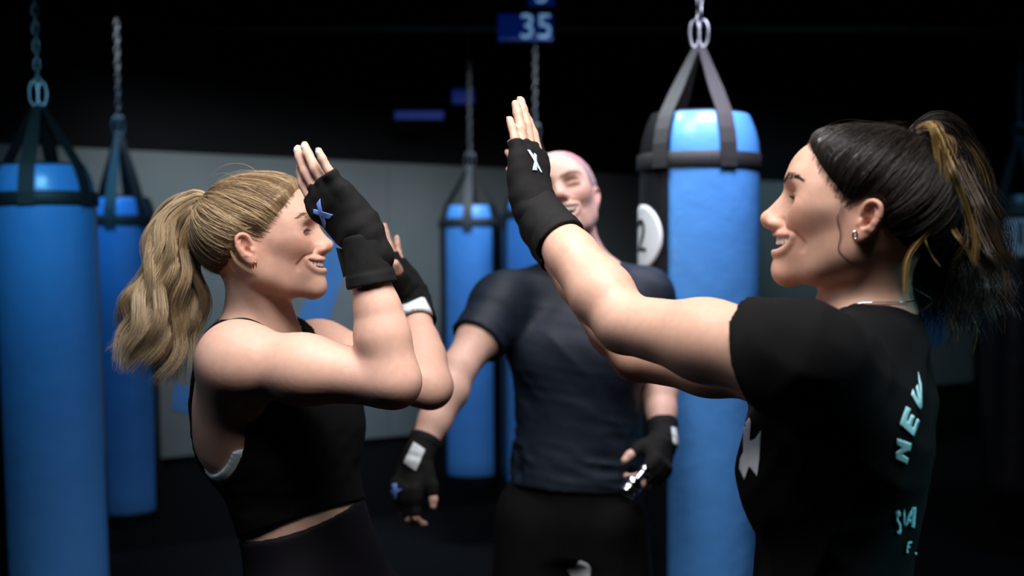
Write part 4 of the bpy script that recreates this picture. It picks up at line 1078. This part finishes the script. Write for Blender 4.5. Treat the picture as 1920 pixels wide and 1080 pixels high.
print('hair', _t.time() - _t0)
# ================================================================== prints, labels, jewellery, nails
def px_decal(name, px, off, sc, d, f, mat, parent, lift=.0015, thick=.0004, res=.003):
    """flat print: outlines read off the photograph, laid onto surface f along the line of sight"""
    P = [[(off[0] + x * sc, off[1] + y * sc) for x, y in q] for q in px]
    c = np.mean(np.concatenate([np.array(q) for q in P]), 0); o = at(c[0], c[1], d)
    n = unit(np.array((0, 0, CAM_Z)) - o); fr2 = Frame(o, n, (0, 0, 1))
    def uv(p):
        ray = at(p[0], p[1], 1.0) - np.array((0, 0, CAM_Z)); ray = ray / np.linalg.norm(ray)
        t = ((o - np.array((0, 0, CAM_Z))) @ n) / (ray @ n); q = fr2.l((np.array((0, 0, CAM_Z)) + ray * t)[None])[0]
        return q[1], q[2]
    return decal(name, [[uv(p) for p in q] for q in P], fr2, f, mat, parent, lift, thick, res)
gA, fA = PA['gR']; gA2, fA2 = PA['gL']; gB, fB = PB['gL']; gC, fC = PC['gR']; gC2, fC2 = PC['gL']
px_decal('cross_mark', [[(375, 110), (385, 240), (470, 520), (460, 600), (435, 590), (360, 420), (312, 200)], [(260, 290), (330, 300), (590, 380), (535, 450), (440, 435), (255, 360)]], (560, 360), 1 / 9, 1.66, fA, m_blue, gA)
px_decal('cross_mark', [[(190, 210), (275, 215), (430, 430), (700, 990), (640, 970), (400, 560)], [(415, 315), (505, 380), (525, 640), (520, 920), (360, 895), (425, 600)]], (977, 270), 1 / 18, 1.58, fB, m_pale, gB)
px_decal('cross_mark', [[(150, 270), (240, 260), (245, 400), (235, 560), (160, 555), (165, 420)], [(80, 430), (200, 350), (340, 370), (250, 440), (110, 490)]], (720, 880), .1018, 2.42, fC, m_blue, gC)
px_decal('wrist_label', [[(230, 400), (450, 365), (780, 215), (850, 235), (1040, 610), (1020, 670), (760, 820), (480, 870), (250, 880)]], (725, 540), 1 / 12, 2.0, PA['fcL'], m_label, gA2, .0016, .0012)
px_decal('label_print', [[(250, 505), (450, 520), (780, 480), (780, 515), (450, 560), (250, 540)], [(250, 640), (560, 650), (760, 620), (765, 650), (560, 690), (250, 680)], [(560, 770), (760, 720), (770, 750), (570, 800)]], (725, 540), 1 / 12, 2.0, PA['fcL'], material('grey label print', (.28, .34, .38), .7), gA2, .0026, .0006)
px_decal('wrist_label', [[(776, 829), (797, 843), (780, 884), (757, 868)]], (0, 0), 1, 2.42, PC['fcR'], m_label, gC, .0016, .0012)
px_decal('wrist_label', [[(1258, 801), (1267, 803), (1274, 838), (1262, 832)]], (0, 0), 1, 2.60, PC['fcL'], m_label, gC2, .0016, .0012)
tsB, shB = PB['tsh'], PB['shirt']
BT = [[(148, 765), (288, 815), (275, 885), (190, 920), (258, 965), (242, 1028), (128, 975), (132, 905), (190, 865), (138, 830)],
      [(232, 445), (278, 470), (238, 580), (252, 600), (285, 525), (318, 545), (285, 645), (305, 660), (342, 565), (365, 585), (310, 750), (168, 625)],
      [(355, 95), (388, 215), (392, 440), (375, 482), (358, 460), (284, 325), (300, 270), (362, 400), (332, 250), (350, 225), (380, 330), (360, 190)]]
BT2 = [[(225, 235), (265, 215), (288, 260), (285, 310), (250, 310), (255, 360), (290, 420), (298, 530), (280, 595), (235, 595), (225, 535), (255, 530), (255, 470), (215, 390), (212, 300)],
       [(348, 190), (358, 300), (352, 400), (345, 470), (325, 390), (320, 280)],
       [(470, 165), (528, 165), (505, 490), (440, 500), (450, 360), (460, 290)], [(470, 165), (460, 290), (425, 340), (400, 420), (360, 485), (350, 450), (380, 320)], [(415, 350), (450, 350), (440, 415), (400, 420)],
       [(690, 380), (705, 400), (700, 550), (685, 570), (658, 560)],
       [(400, 705), (465, 700), (462, 730), (420, 735), (412, 775), (440, 778), (430, 800), (405, 805), (398, 850), (410, 850), (405, 885), (370, 885), (375, 800)],
       [(585, 755), (630, 748), (682, 775), (660, 800), (600, 795), (605, 820), (635, 845), (615, 895), (560, 925), (505, 905), (515, 870), (565, 880), (585, 855), (548, 825), (550, 785)]]
px_decal('back_lettering', BT, (1654, 680), .1852, 1.25, shB, m_mint, tsB, .0016, .0004, .003)
px_decal('back_lettering', BT2, (1652, 930), .1204, 1.25, shB, m_mint, tsB, .0016, .0004, .003)
px_decal('chest_emblem', [[(198, 262), (215, 310), (203, 515), (212, 522), (265, 495), (328, 405), (310, 720), (285, 925), (195, 810), (142, 968), (82, 830), (95, 720), (130, 645), (128, 490), (137, 350)]], (1374, 740), 1 / 6, 1.25, shB, m_white, tsB, .0016, .0004, .003)
px_decal('leg_emblem', [[(500, 590), (760, 530), (860, 400), (930, 340), (1150, 430), (1240, 560), (1230, 800), (1200, 1000), (800, 1100), (640, 800), (580, 680)]], (1030, 1030), 1 / 16, 2.55, PC['shorts'], m_label, PC['sho'], .0016)
def strap_end(px, d, parent, fr_n):
    P = [at(x, y, d) for x, y in px]; n = unit(np.cross(P[1] - P[0], P[2] - P[0])); V = [p + n * s for s in (-.002, .002) for p in P]; k = len(P)
    return mesh('strap_end', np.array(V), [list(range(k))[::-1], list(range(k, 2 * k))] + [[i, (i + 1) % k, k + (i + 1) % k, k + i] for i in range(k)], m_cuff, parent, smooth=False)
strap_end([(630, 464), (658, 472), (662, 512), (644, 520)], 1.640, gA, None)

def ellip(c, R, r, n=10, m=6):
    V, Fc = [], []
    for j in range(m + 1):
        for i in range(n):
            a, b_ = 2 * math.pi * i / n, math.pi * j / m; V.append(np.asarray(c) + R @ (np.array((math.sin(b_) * math.cos(a), math.sin(b_) * math.sin(a), math.cos(b_))) * r))
    for j in range(m):
        for i in range(n): Fc.append((j * n + i, (j + 1) * n + i, (j + 1) * n + (i + 1) % n, j * n + (i + 1) % n))
    return V, Fc
def nails(H, me, mat, label):
    for q in list(FING) + ['thumb']:
        J = H.j[q]; r = (FING[q][-1] if q in FING else .0102) * H.sc; d = unit(J[3] - J[2]); up = np.array((0, 0, 1.0)) if q != 'thumb' else unit(np.array((-.5, H.sd * .3, .8)))
        n = unit(up - d * (d @ up)); s_ = np.cross(n, d); R = H.fr.R @ np.stack([d, s_, n], 1)
        c = H.fr.w(J[3] - d * (r * .70 + .0040) + n * r * .62)
        V, Fc = ellip(c, R, np.array((r * .80, r * .62, r * .20))); o = mesh('fingernail', np.array(V), Fc, mat, me)
        if label: tag(o, label)
m_nail_w = material('white nail polish', (.80, .80, .86), .25, coat=.4); m_nail = material('bare nail', (.66, .42, .36), .3)
nails(PA['HR'], PA['me'], m_nail_w, 'white painted fingernail'); nails(PA['HL'], PA['me'], m_nail_w, 'white painted fingernail')
nails(PB['HL'], PB['me'], m_nail, None); nails(PB['HR'], PB['me'], m_nail, None); nails(PC['HL'], PC['me'], m_nail, None); nails(PC['HR'], PC['me'], m_nail, None)

def hoop(px, d, r, mat, parent, tube_r, fwd):
    c = at(px[0], px[1], d); e = MB(); e.tube([c + np.array((math.cos(a) * r * fwd, 0, math.sin(a) * r)) for a in np.linspace(0, 2 * math.pi, 25)[:-1]], tube_r, 8, True)
    return e.build('earring', mat, parent, True)
tag(hoop((478, 497), 1.742, .0052, m_gold, PA['me'], .0009, .45), 'small gold hoop earring')
tag(hoop((1603, 441), 1.338, .0046, m_silver, PB['me'], .0013, .55), 'small silver hoop earring')
def necklace(P_, z0, drop, mat, r, beads, label):
    tf, L = P_['tf'], P_['L']; a = np.linspace(0, 2 * math.pi, 90)[:-1]
    c = tf.w(np.stack([.004 + .062 * np.cos(a), .058 * np.sin(a), L + z0 - drop * (1 + np.cos(a)) / 2], 1)); c = snap(P_['body'], c, .0018, 6)
    for _ in range(2): c = snap(P_['body'], (np.roll(c, 1, 0) + 2 * c + np.roll(c, -1, 0)) / 4, .0018, 2)
    n = MB(); n.tube(c, r, 6, True); o = n.build('necklace', mat, P_['me'], True); tag(o, label)
    if beads:
        b_ = MB()
        for i in range(0, len(c), beads):
            V, Fc = ellip(c[i], np.eye(3), np.ones(3) * .0017, 8, 5); b_.add(V, Fc)
        k = b_.build('necklace_bead', mat, o, True); k['kind'] = 'stuff'
necklace(PA, .018, .050, m_gold, .0009, 6, 'thin gold necklace with tiny beads')
necklace(PB, .022, .045, m_silver, .0007, 0, 'thin silver necklace')

# chrome piece in the man's hand
def chrome():
    a, b_ = at(1171, 926, 2.53), at(1213, 876, 2.56); fr = Frame(a, np.cross(unit(b_ - a), (0, 1, 0)), b_ - a); L = np.linalg.norm(b_ - a)
    e = empty('chrome_grip', a, 'small shiny chrome piece with a round body, held in the laughing man\'s hand', 'metal grip')
    MB().lathe([(.006, -.002), (.018, 0), (.0205, .003), (.0205, .006), (.018, .008), (.0175, .010), (.0205, .0125), (.0205, .016), (.0165, .019)], fr, 32).build('base_ring', m_chrome, e, True, auto=40)
    MB().lathe([(.0150, .0175), (.0205, .022), (.0228, .028), (.0225, .034), (.0195, .040), (.0130, .045), (.0080, .047)], fr, 32).build('round_body', m_chrome, e, True)
    MB().lathe([(.0075, .0465), (.0075, L - .016), (.0115, L - .014), (.0130, L - .009), (.0115, L - .003), (.005, L)], fr, 28).build('knob', m_chrome, e, True, auto=50)
m_chrome = material('chrome', (.75, .80, .82), .10, metal=1)
chrome()

# ================================================================== room
m_floor = material('black rubber floor', (.0035, .0035, .0045), .8, spec=.2, noise=(30, .3), bump=(300, .0006))
m_dark = material('black painted wall', (.004, .004, .005), .85, spec=.2, noise=(3, .2))
m_panel = material('grey painted wall board', (.16, .18, .18), .7, noise=(1.5, .10), bump=(80, .0005))
m_ceil = material('black ceiling', (.006, .006, .007), .9, noise=(4, .3))
m_mural = material('blue wall paint', (.06, .20, .48), .6, noise=(6, .1))
m_steel = material('black steel', (.006, .006, .007), .5)
m_bag = material('black bag leather', (.010, .011, .013), .36, noise=(8, .2), bump=(14, .004))
m_bagblue = material('blue bag vinyl', (.070, .265, .64), .36, coat=.25, noise=(3, .05), bump=(10, .004))
m_strap = material('black webbing', (.011, .012, .013), .6, bump=(500, .0006))
m_chain = material('dark zinc chain', (.16, .17, .19), .30, metal=1)
m_disc = material('white vinyl disc', (.72, .76, .78), .5); m_num = material('black vinyl numeral', (.008, .010, .012), .6)
m_plate = material('dark blue plate', (.004, .022, .20), .5, emit=((.0, .02, .22), .25)); m_digit = material('pale blue digits', (.28, .46, .66), .6, emit=((.20, .42, .70), .55))  # faint glow added to plates and digits in place of lamp light
def quad(name, P, mat): return tag(mesh(name, np.array(P, float), [[0, 1, 2, 3]], mat, None, (0, 0, 0), False), kind='structure')
X0, X1, Y0, ZC = -4.2, 6.2, -1.6, 3.3
W0 = np.array((-1.65, 5.6, 0)); wu = unit((.848, .53, 0)); wn = np.array((wu[1], -wu[0], 0))     # far wall runs away to the right
def wp(x): return W0 + wu * ((x - W0[0]) / wu[0])
A_, B_ = wp(X0), wp(X1)
def slab(name, P, mat, th):
    """polygon in plan, extruded down by th"""
    P = [np.asarray(p, float) for p in P]; k = len(P); V = P + [p - np.array((0, 0, th)) for p in P]
    return tag(mesh(name, np.array(V), [list(range(k)), list(range(k, 2 * k))[::-1]] + [[i, k + i, k + (i + 1) % k, (i + 1) % k] for i in range(k)], mat, None, (0, 0, 0), False), kind='structure')
plan = [(X0, Y0), (X1, Y0), (B_[0], B_[1]), (A_[0], A_[1])]
slab('floor', [(x, y, 0) for x, y in plan], m_floor, .1)
slab('ceiling', [(x, y, ZC + .1) for x, y in plan], m_ceil, .1)
def wall(name, a, b_, mat, th=.1):
    a, b_ = np.array((*a, 0.0)), np.array((*b_, 0.0)); u = unit(b_ - a); n = np.array((u[1], -u[0], 0)); V = []
    for z in (0, ZC):
        for p in (a, b_, b_ - n * th, a - n * th): V.append(p + (0, 0, z))
    return tag(mesh(name, np.array(V), [(0, 1, 5, 4), (1, 2, 6, 5), (2, 3, 7, 6), (3, 0, 4, 7), (4, 5, 6, 7), (3, 2, 1, 0)], mat, None, (0, 0, 0), False), kind='structure')
wb = wall('wall_back', A_[:2], B_[:2], m_dark); wall('wall_right', B_[:2], (X1, Y0), m_dark); wall('wall_left', (X0, Y0), A_[:2], m_dark); wall('wall_front', (X1, Y0), (X0, Y0), m_dark)
# grey boards on the far wall, their joints barely open
def bd(s): return W0 + wu * s + wn * .012
s_lo, s_hi = -2.3, 6.27; nb_ = 5
for i in range(nb_):
    a, b_ = s_lo + (s_hi - s_lo) * i / nb_ + .001, s_lo + (s_hi - s_lo) * (i + 1) / nb_ - .001
    m = MB(); R = np.stack([wu, -wn, (0, 0, 1)], 1); m.rbox((bd(a) + bd(b_)) / 2 + np.array((0, 0, 1.205)), ((b_ - a) / 2, .012, .757), .003, R)
    m.build('wall_board', m_panel, wb)
def on_wall(px, py):
    o = np.array((0, 0, CAM_Z)); r = at(px, py, 1) - o; t = ((W0 + wn * .0255 - o) @ wn) / (r @ wn); return o + r * t
for poly in ([(540, 650), (600, 650), (668, 440), (622, 430)], [(328, 715), (368, 732), (362, 778), (322, 768)], [(1690, 588), (1766, 566), (1772, 640), (1728, 655)]):
    V = [on_wall(*p) for p in poly]; V2 = [v + wn * .001 for v in V]
    mesh('painted_mark', np.array(V + V2), [[0, 1, 2, 3], [7, 6, 5, 4], [0, 4, 5, 1], [1, 5, 6, 2], [2, 6, 7, 3], [3, 7, 4, 0]], m_mural, wb, (0, 0, 0), False)

def text_obj(name, txt, size, fr, mat, parent, depth=.0015, f=None, bold=0):
    c = bpy.data.curves.new(name, 'FONT'); c.body = txt; c.size = size; c.align_x = 'CENTER'; c.align_y = 'CENTER'; c.offset = bold; c.extrude = depth
    t = bpy.data.objects.new(name, c); me = bpy.data.meshes.new_from_object(t); bpy.data.objects.remove(t); bpy.data.curves.remove(c)
    V = np.array([v.co[:] for v in me.vertices]); Fc = [list(p.vertices) for p in me.polygons]; bpy.data.meshes.remove(me)
    W = f(V) if f else fr.w(np.stack([V[:, 2], V[:, 0], V[:, 1]], 1))       # frame: x out, y right, z up
    return mesh(name, W, Fc, mat, parent, smooth=False)
LINK = [None]
def bag(px, d, R, zb, zt, zband, panel, span, straps, label, number=None, group='heavy bags hanging from the ceiling', zring=None, lean=(0, 0), chain_top=2.5):
    c = at(px, 480, d); base = np.array((c[0], c[1], zb)); tocam = unit((-c[0], -c[1], 0)); e = empty('punching_bag', base, label, 'punching bag', group)
    zax = unit((lean[0], lean[1], 1)); fr = Frame(base, tocam, zax); H = zt - zb; zring = (zring or zt + .2) - zb; hb = zband - zb
    def rad(z):     # outline of the bag
        z = np.asarray(z, float); r = np.full(z.shape, R); lo = np.clip(1 - z / .05, 0, 1); r = r - lo ** 2 * .04; hi = np.clip((z - (H - .13)) / .13, 0, 1); return r - R * .20 * hi ** 2.2
    def pt(a, z, e_=0):     # a: angle to the right seen from the camera
        a = np.radians(a); r = rad(z) + e_; return fr.w(np.stack([r * np.cos(a), r * np.sin(a), z + 0 * a], -1))
    zs = np.concatenate([[0, .005, .015, .03, .05], np.linspace(.1, H - .13, 14), H - .13 + .13 * np.array([.2, .4, .6, .75, .87, .95, 1.0])])
    n = 56; A = np.linspace(0, 360, n, endpoint=False); V = pt(np.tile(A, len(zs)), np.repeat(zs, n)); V = np.concatenate([V, [fr.w((0, 0, 0)), fr.w((0, 0, H + .012))]])
    Q = [[j * n + i, j * n + (i + 1) % n, (j + 1) * n + (i + 1) % n, (j + 1) * n + i][::-1] for j in range(len(zs) - 1) for i in range(n)]
    k = (len(zs) - 1) * n; Q += [[len(V) - 2, i, (i + 1) % n] for i in range(n)] + [[len(V) - 1, k + (i + 1) % n, k + i] for i in range(n)]
    mesh('bag_body', V, Q, m_bag, e)
    # blue panel sewn on: a shell over part of the circumference
    na = 30; A = np.linspace(panel - span / 2, panel + span / 2, na); zs2 = np.concatenate([np.linspace(.012, H - .13, 20), H - .13 + .13 * np.array([.2, .4, .6, .75, .87, .95])]); V = []
    for e_ in (.004, -.002): V.append(pt(np.tile(A, len(zs2)), np.repeat(zs2, na), e_))
    V = np.concatenate(V); h = na * len(zs2); Q = []
    for j in range(len(zs2) - 1):
        for i in range(na - 1):
            q = [j * na + i, (j + 1) * na + i, (j + 1) * na + i + 1, j * na + i + 1]; Q += [q, [w + h for w in q[::-1]]]
    rim = [j * na for j in range(len(zs2))] + [(len(zs2) - 1) * na + i for i in range(1, na)] + [j * na + na - 1 for j in range(len(zs2) - 2, -1, -1)] + [i for i in range(na - 2, 0, -1)]
    for i in range(len(rim)): a, b_ = rim[i], rim[(i + 1) % len(rim)]; Q.append([a, a + h, b_ + h, b_])
    mesh('front_panel', V, Q, m_bagblue, e)
    # strap band round the bag
    w = .022; prof = [(.006, -w), (.0085, -w + .003), (.0085, w - .003), (.006, w), (.002, w), (.002, -w)]; A = np.linspace(0, 360, 56, endpoint=False); m = len(prof)
    V = np.concatenate([pt(A, np.full(56, hb + z), e_) for e_, z in prof]); Q = [[j * 56 + i, ((j + 1) % m) * 56 + i, ((j + 1) % m) * 56 + (i + 1) % 56, j * 56 + (i + 1) % 56] for j in range(m) for i in range(56)]
    mesh('strap_band', V, Q, m_strap, e)
    apex = fr.w((0, 0, zring))
    for s in straps:
        zz = np.concatenate([np.linspace(hb - .02, H - .13, 4), H - .13 + .13 * np.array([.3, .6, .85, .98])]); P = list(pt(np.full(len(zz), s), zz, .011))
        a = math.radians(s); top = fr.w((.014 * math.cos(a), .014 * math.sin(a), zring - .012)); P += [P[-1] * (1 - t) + top * t for t in np.linspace(.2, 1, 8)]; P = np.array(P)
        side = fr.v((-math.sin(a), math.cos(a), 0)); T = np.gradient(P, axis=0); T /= np.linalg.norm(T, axis=1)[:, None]; N = np.cross(T, side); hw = np.interp(np.linspace(0, 1, len(P)), [0, .6, 1], [.024, .022, .011])[:, None]
        V = np.concatenate([P - side * hw + N * .0016, P + side * hw + N * .0016, P + side * hw - N * .0016, P - side * hw - N * .0016]); q = len(P)
        Q = [[u * q + j, ((u + 1) % 4) * q + j, ((u + 1) % 4) * q + j + 1, u * q + j + 1] for u in range(4) for j in range(q - 1)] + [[0, 3 * q, 2 * q, q], [q - 1, 2 * q - 1, 3 * q - 1, 4 * q - 1]]
        mesh('hanging_strap', V, Q, m_strap, e, smooth=False)
    # snap hooks gather the straps, then a chain goes up
    for sg in (-1, 1):
        m = MB(); m.tube([apex + fr.v((0, sg * (.012 + .013 * math.cos(a)), .026 + .038 * math.sin(a))) for a in np.linspace(0, 2 * math.pi, 19)[:-1]], .0055, 8, True); m.build('snap_hook', m_chain, e, True)
    z = zring + .060; k = 0
    if LINK[0] is None:
        m = MB(); m.tube([(.0085 * math.cos(a), 0, .009 * (1 if math.sin(a) > 0 else -1) * (abs(math.sin(a)) > 1e-6) + .0105 * math.sin(a)) for a in np.linspace(.2, 2 * math.pi + .2, 15)[:-1]], .0033, 6, True); LINK[0] = (np.array(m.v), m.f)
    first = None
    while z + zb < chain_top:
        if first is None:
            first = mesh('chain_link', LINK[0][0], LINK[0][1], m_chain, e, (0, 0, 0)); o = first
        else: o = first.copy(); COL.objects.link(o); o.parent = e
        o.location = Vector(fr.w((0, 0, z)) - base); o.rotation_euler = (0, 0, math.radians(30 + 90 * (k % 2))); z += .028; k += 1
    if number:
        txt, ang, zc, r = number; zc = zc - zb
        def lay(U, e_):     # wrap a flat (x right, y up, z out) layout round the bag
            a = ang + np.degrees(U[:, 0] / R); return pt(a, zc + U[:, 1], e_ + U[:, 2])
        nr, ns = 8, 40; U = np.array([(r * j / nr * math.cos(2 * math.pi * i / ns), r * j / nr * math.sin(2 * math.pi * i / ns), z_) for z_ in (.0025, -.002) for j in range(nr + 1) for i in range(ns)])
        h = (nr + 1) * ns; Q = []
        for j in range(nr):
            for i in range(ns):
                q = [j * ns + i, (j + 1) * ns + i, (j + 1) * ns + (i + 1) % ns, j * ns + (i + 1) % ns]; Q += [q, [x + h for x in q[::-1]]]
        for i in range(ns): Q.append([nr * ns + i, nr * ns + i + h, nr * ns + (i + 1) % ns + h, nr * ns + (i + 1) % ns])
        disc = mesh('number_disc', lay(U, .0015), Q, m_disc, e)
        text_obj('numeral', txt, r * 1.45, None, m_num, disc, .0008, lambda V: lay(V, .0055))
    return e
bag(1309, 3.10, .162, .40, 1.84, 1.705, 44, 144, (-36, 27, 144, 207), 'blue and black heavy bag with the white number 2 disc, right of the man', ('2', -67, 1.500, .090), zring=2.035, chain_top=3.2)
bag(103, 3.52, .160, .28, 1.735, 1.625, 6, 128, (-15, 48, 165, 228), 'large blue heavy bag at the far left edge, nearest of the left pair', zring=1.93, lean=(-.028, 0), chain_top=3.2)
bag(232, 4.80, .150, .30, 1.70, 1.60, -8, 120, (-16, 35, 164, 215), 'narrower blue heavy bag partly behind the leftmost bag, its base showing', zring=1.98, lean=(-.01, 0), chain_top=2.62)
bag(886, 5.62, .156, .30, 1.705, 1.615, -4, 92, (-5, 60, 175, 240), 'blue heavy bag hanging between the blond woman and the man', zring=1.90, lean=(-.008, 0), chain_top=2.60)
bag(1003, 5.40, .160, .30, 1.74, 1.65, 2, 112, (-20, 40, 160, 220), 'blue heavy bag mostly hidden behind the laughing man', zring=2.02, chain_top=2.52)
bag(1908, 5.40, .158, .30, 1.74, 1.65, 100, 110, (-30, 33, 150, 213), 'dim black heavy bag with a number 1 disc at the right edge', ('1', 4, 1.55, .105), zring=2.02, chain_top=2.52)

# steel track that carries the far bags, and the plates on it
def beam(name, y, z, x0, x1, label):
    m = MB(); 
    for zz, hw, hh in ((z + .055, .06, .006), (z, .006, .05), (z - .055, .06, .006)): m.box(((x0 + x1) / 2, y, zz), ((x1 - x0) / 2, hw, hh))
    o = m.build(name, m_steel, None, False, (0, 0, 0)); tag(o, label, 'beam'); return o
beam('ceiling_beam', 5.42, 2.60, X0, X1, 'black steel beam above the far bags, carrying the blue 35 sign')
beam('ceiling_beam', 3.12, 3.235, X0, X1, 'black steel beam close under the ceiling over the bag with the number 2')
def sign(px, py, w, h, d, txt, size, label, off=0):
    c = at(px, py, d); e = empty('number_sign', c, label, 'sign'); fr = Frame(c, (0, -1, 0), (0, 0, 1)); fr.R = np.stack([(0, -1, 0), (1, 0, 0), (0, 0, 1)], 1)
    MB().rbox(c, (w / 2, .006, h / 2), .002).build('sign_plate', m_plate, e)
    if txt: f2 = Frame(c, (0, -1, 0), (0, 0, 1)); f2.R = fr.R; f2.o = c + np.array((off, -.008, 0)); text_obj('digits', txt, size, f2, m_digit, e, .002)
    return e
sign(985, 52, .26, .125, 5.33, '35', .165, 'blue plate with the pale number 35 under the ceiling', .050)
sign(868, 181, .115, .075, 5.9, None, 0, 'small plain blue plate on the dark wall below left of the 35 sign')
sign(786, 216, .26, .045, 5.95, None, 0, 'long narrow dark blue plate on the dark wall behind the women')
sign(1016, -12, .12, .11, 5.2, '5', .14, 'pale digit plate cut by the top edge of the photo')
for o in bpy.data.objects:
    for k in [k for k in o.keys() if k.startswith('_')]: del o[k]
print('total', _t.time() - _t0, sum(len(o.data.loops) - 2 * len(o.data.polygons) for o in bpy.data.objects if o.type == 'MESH'))
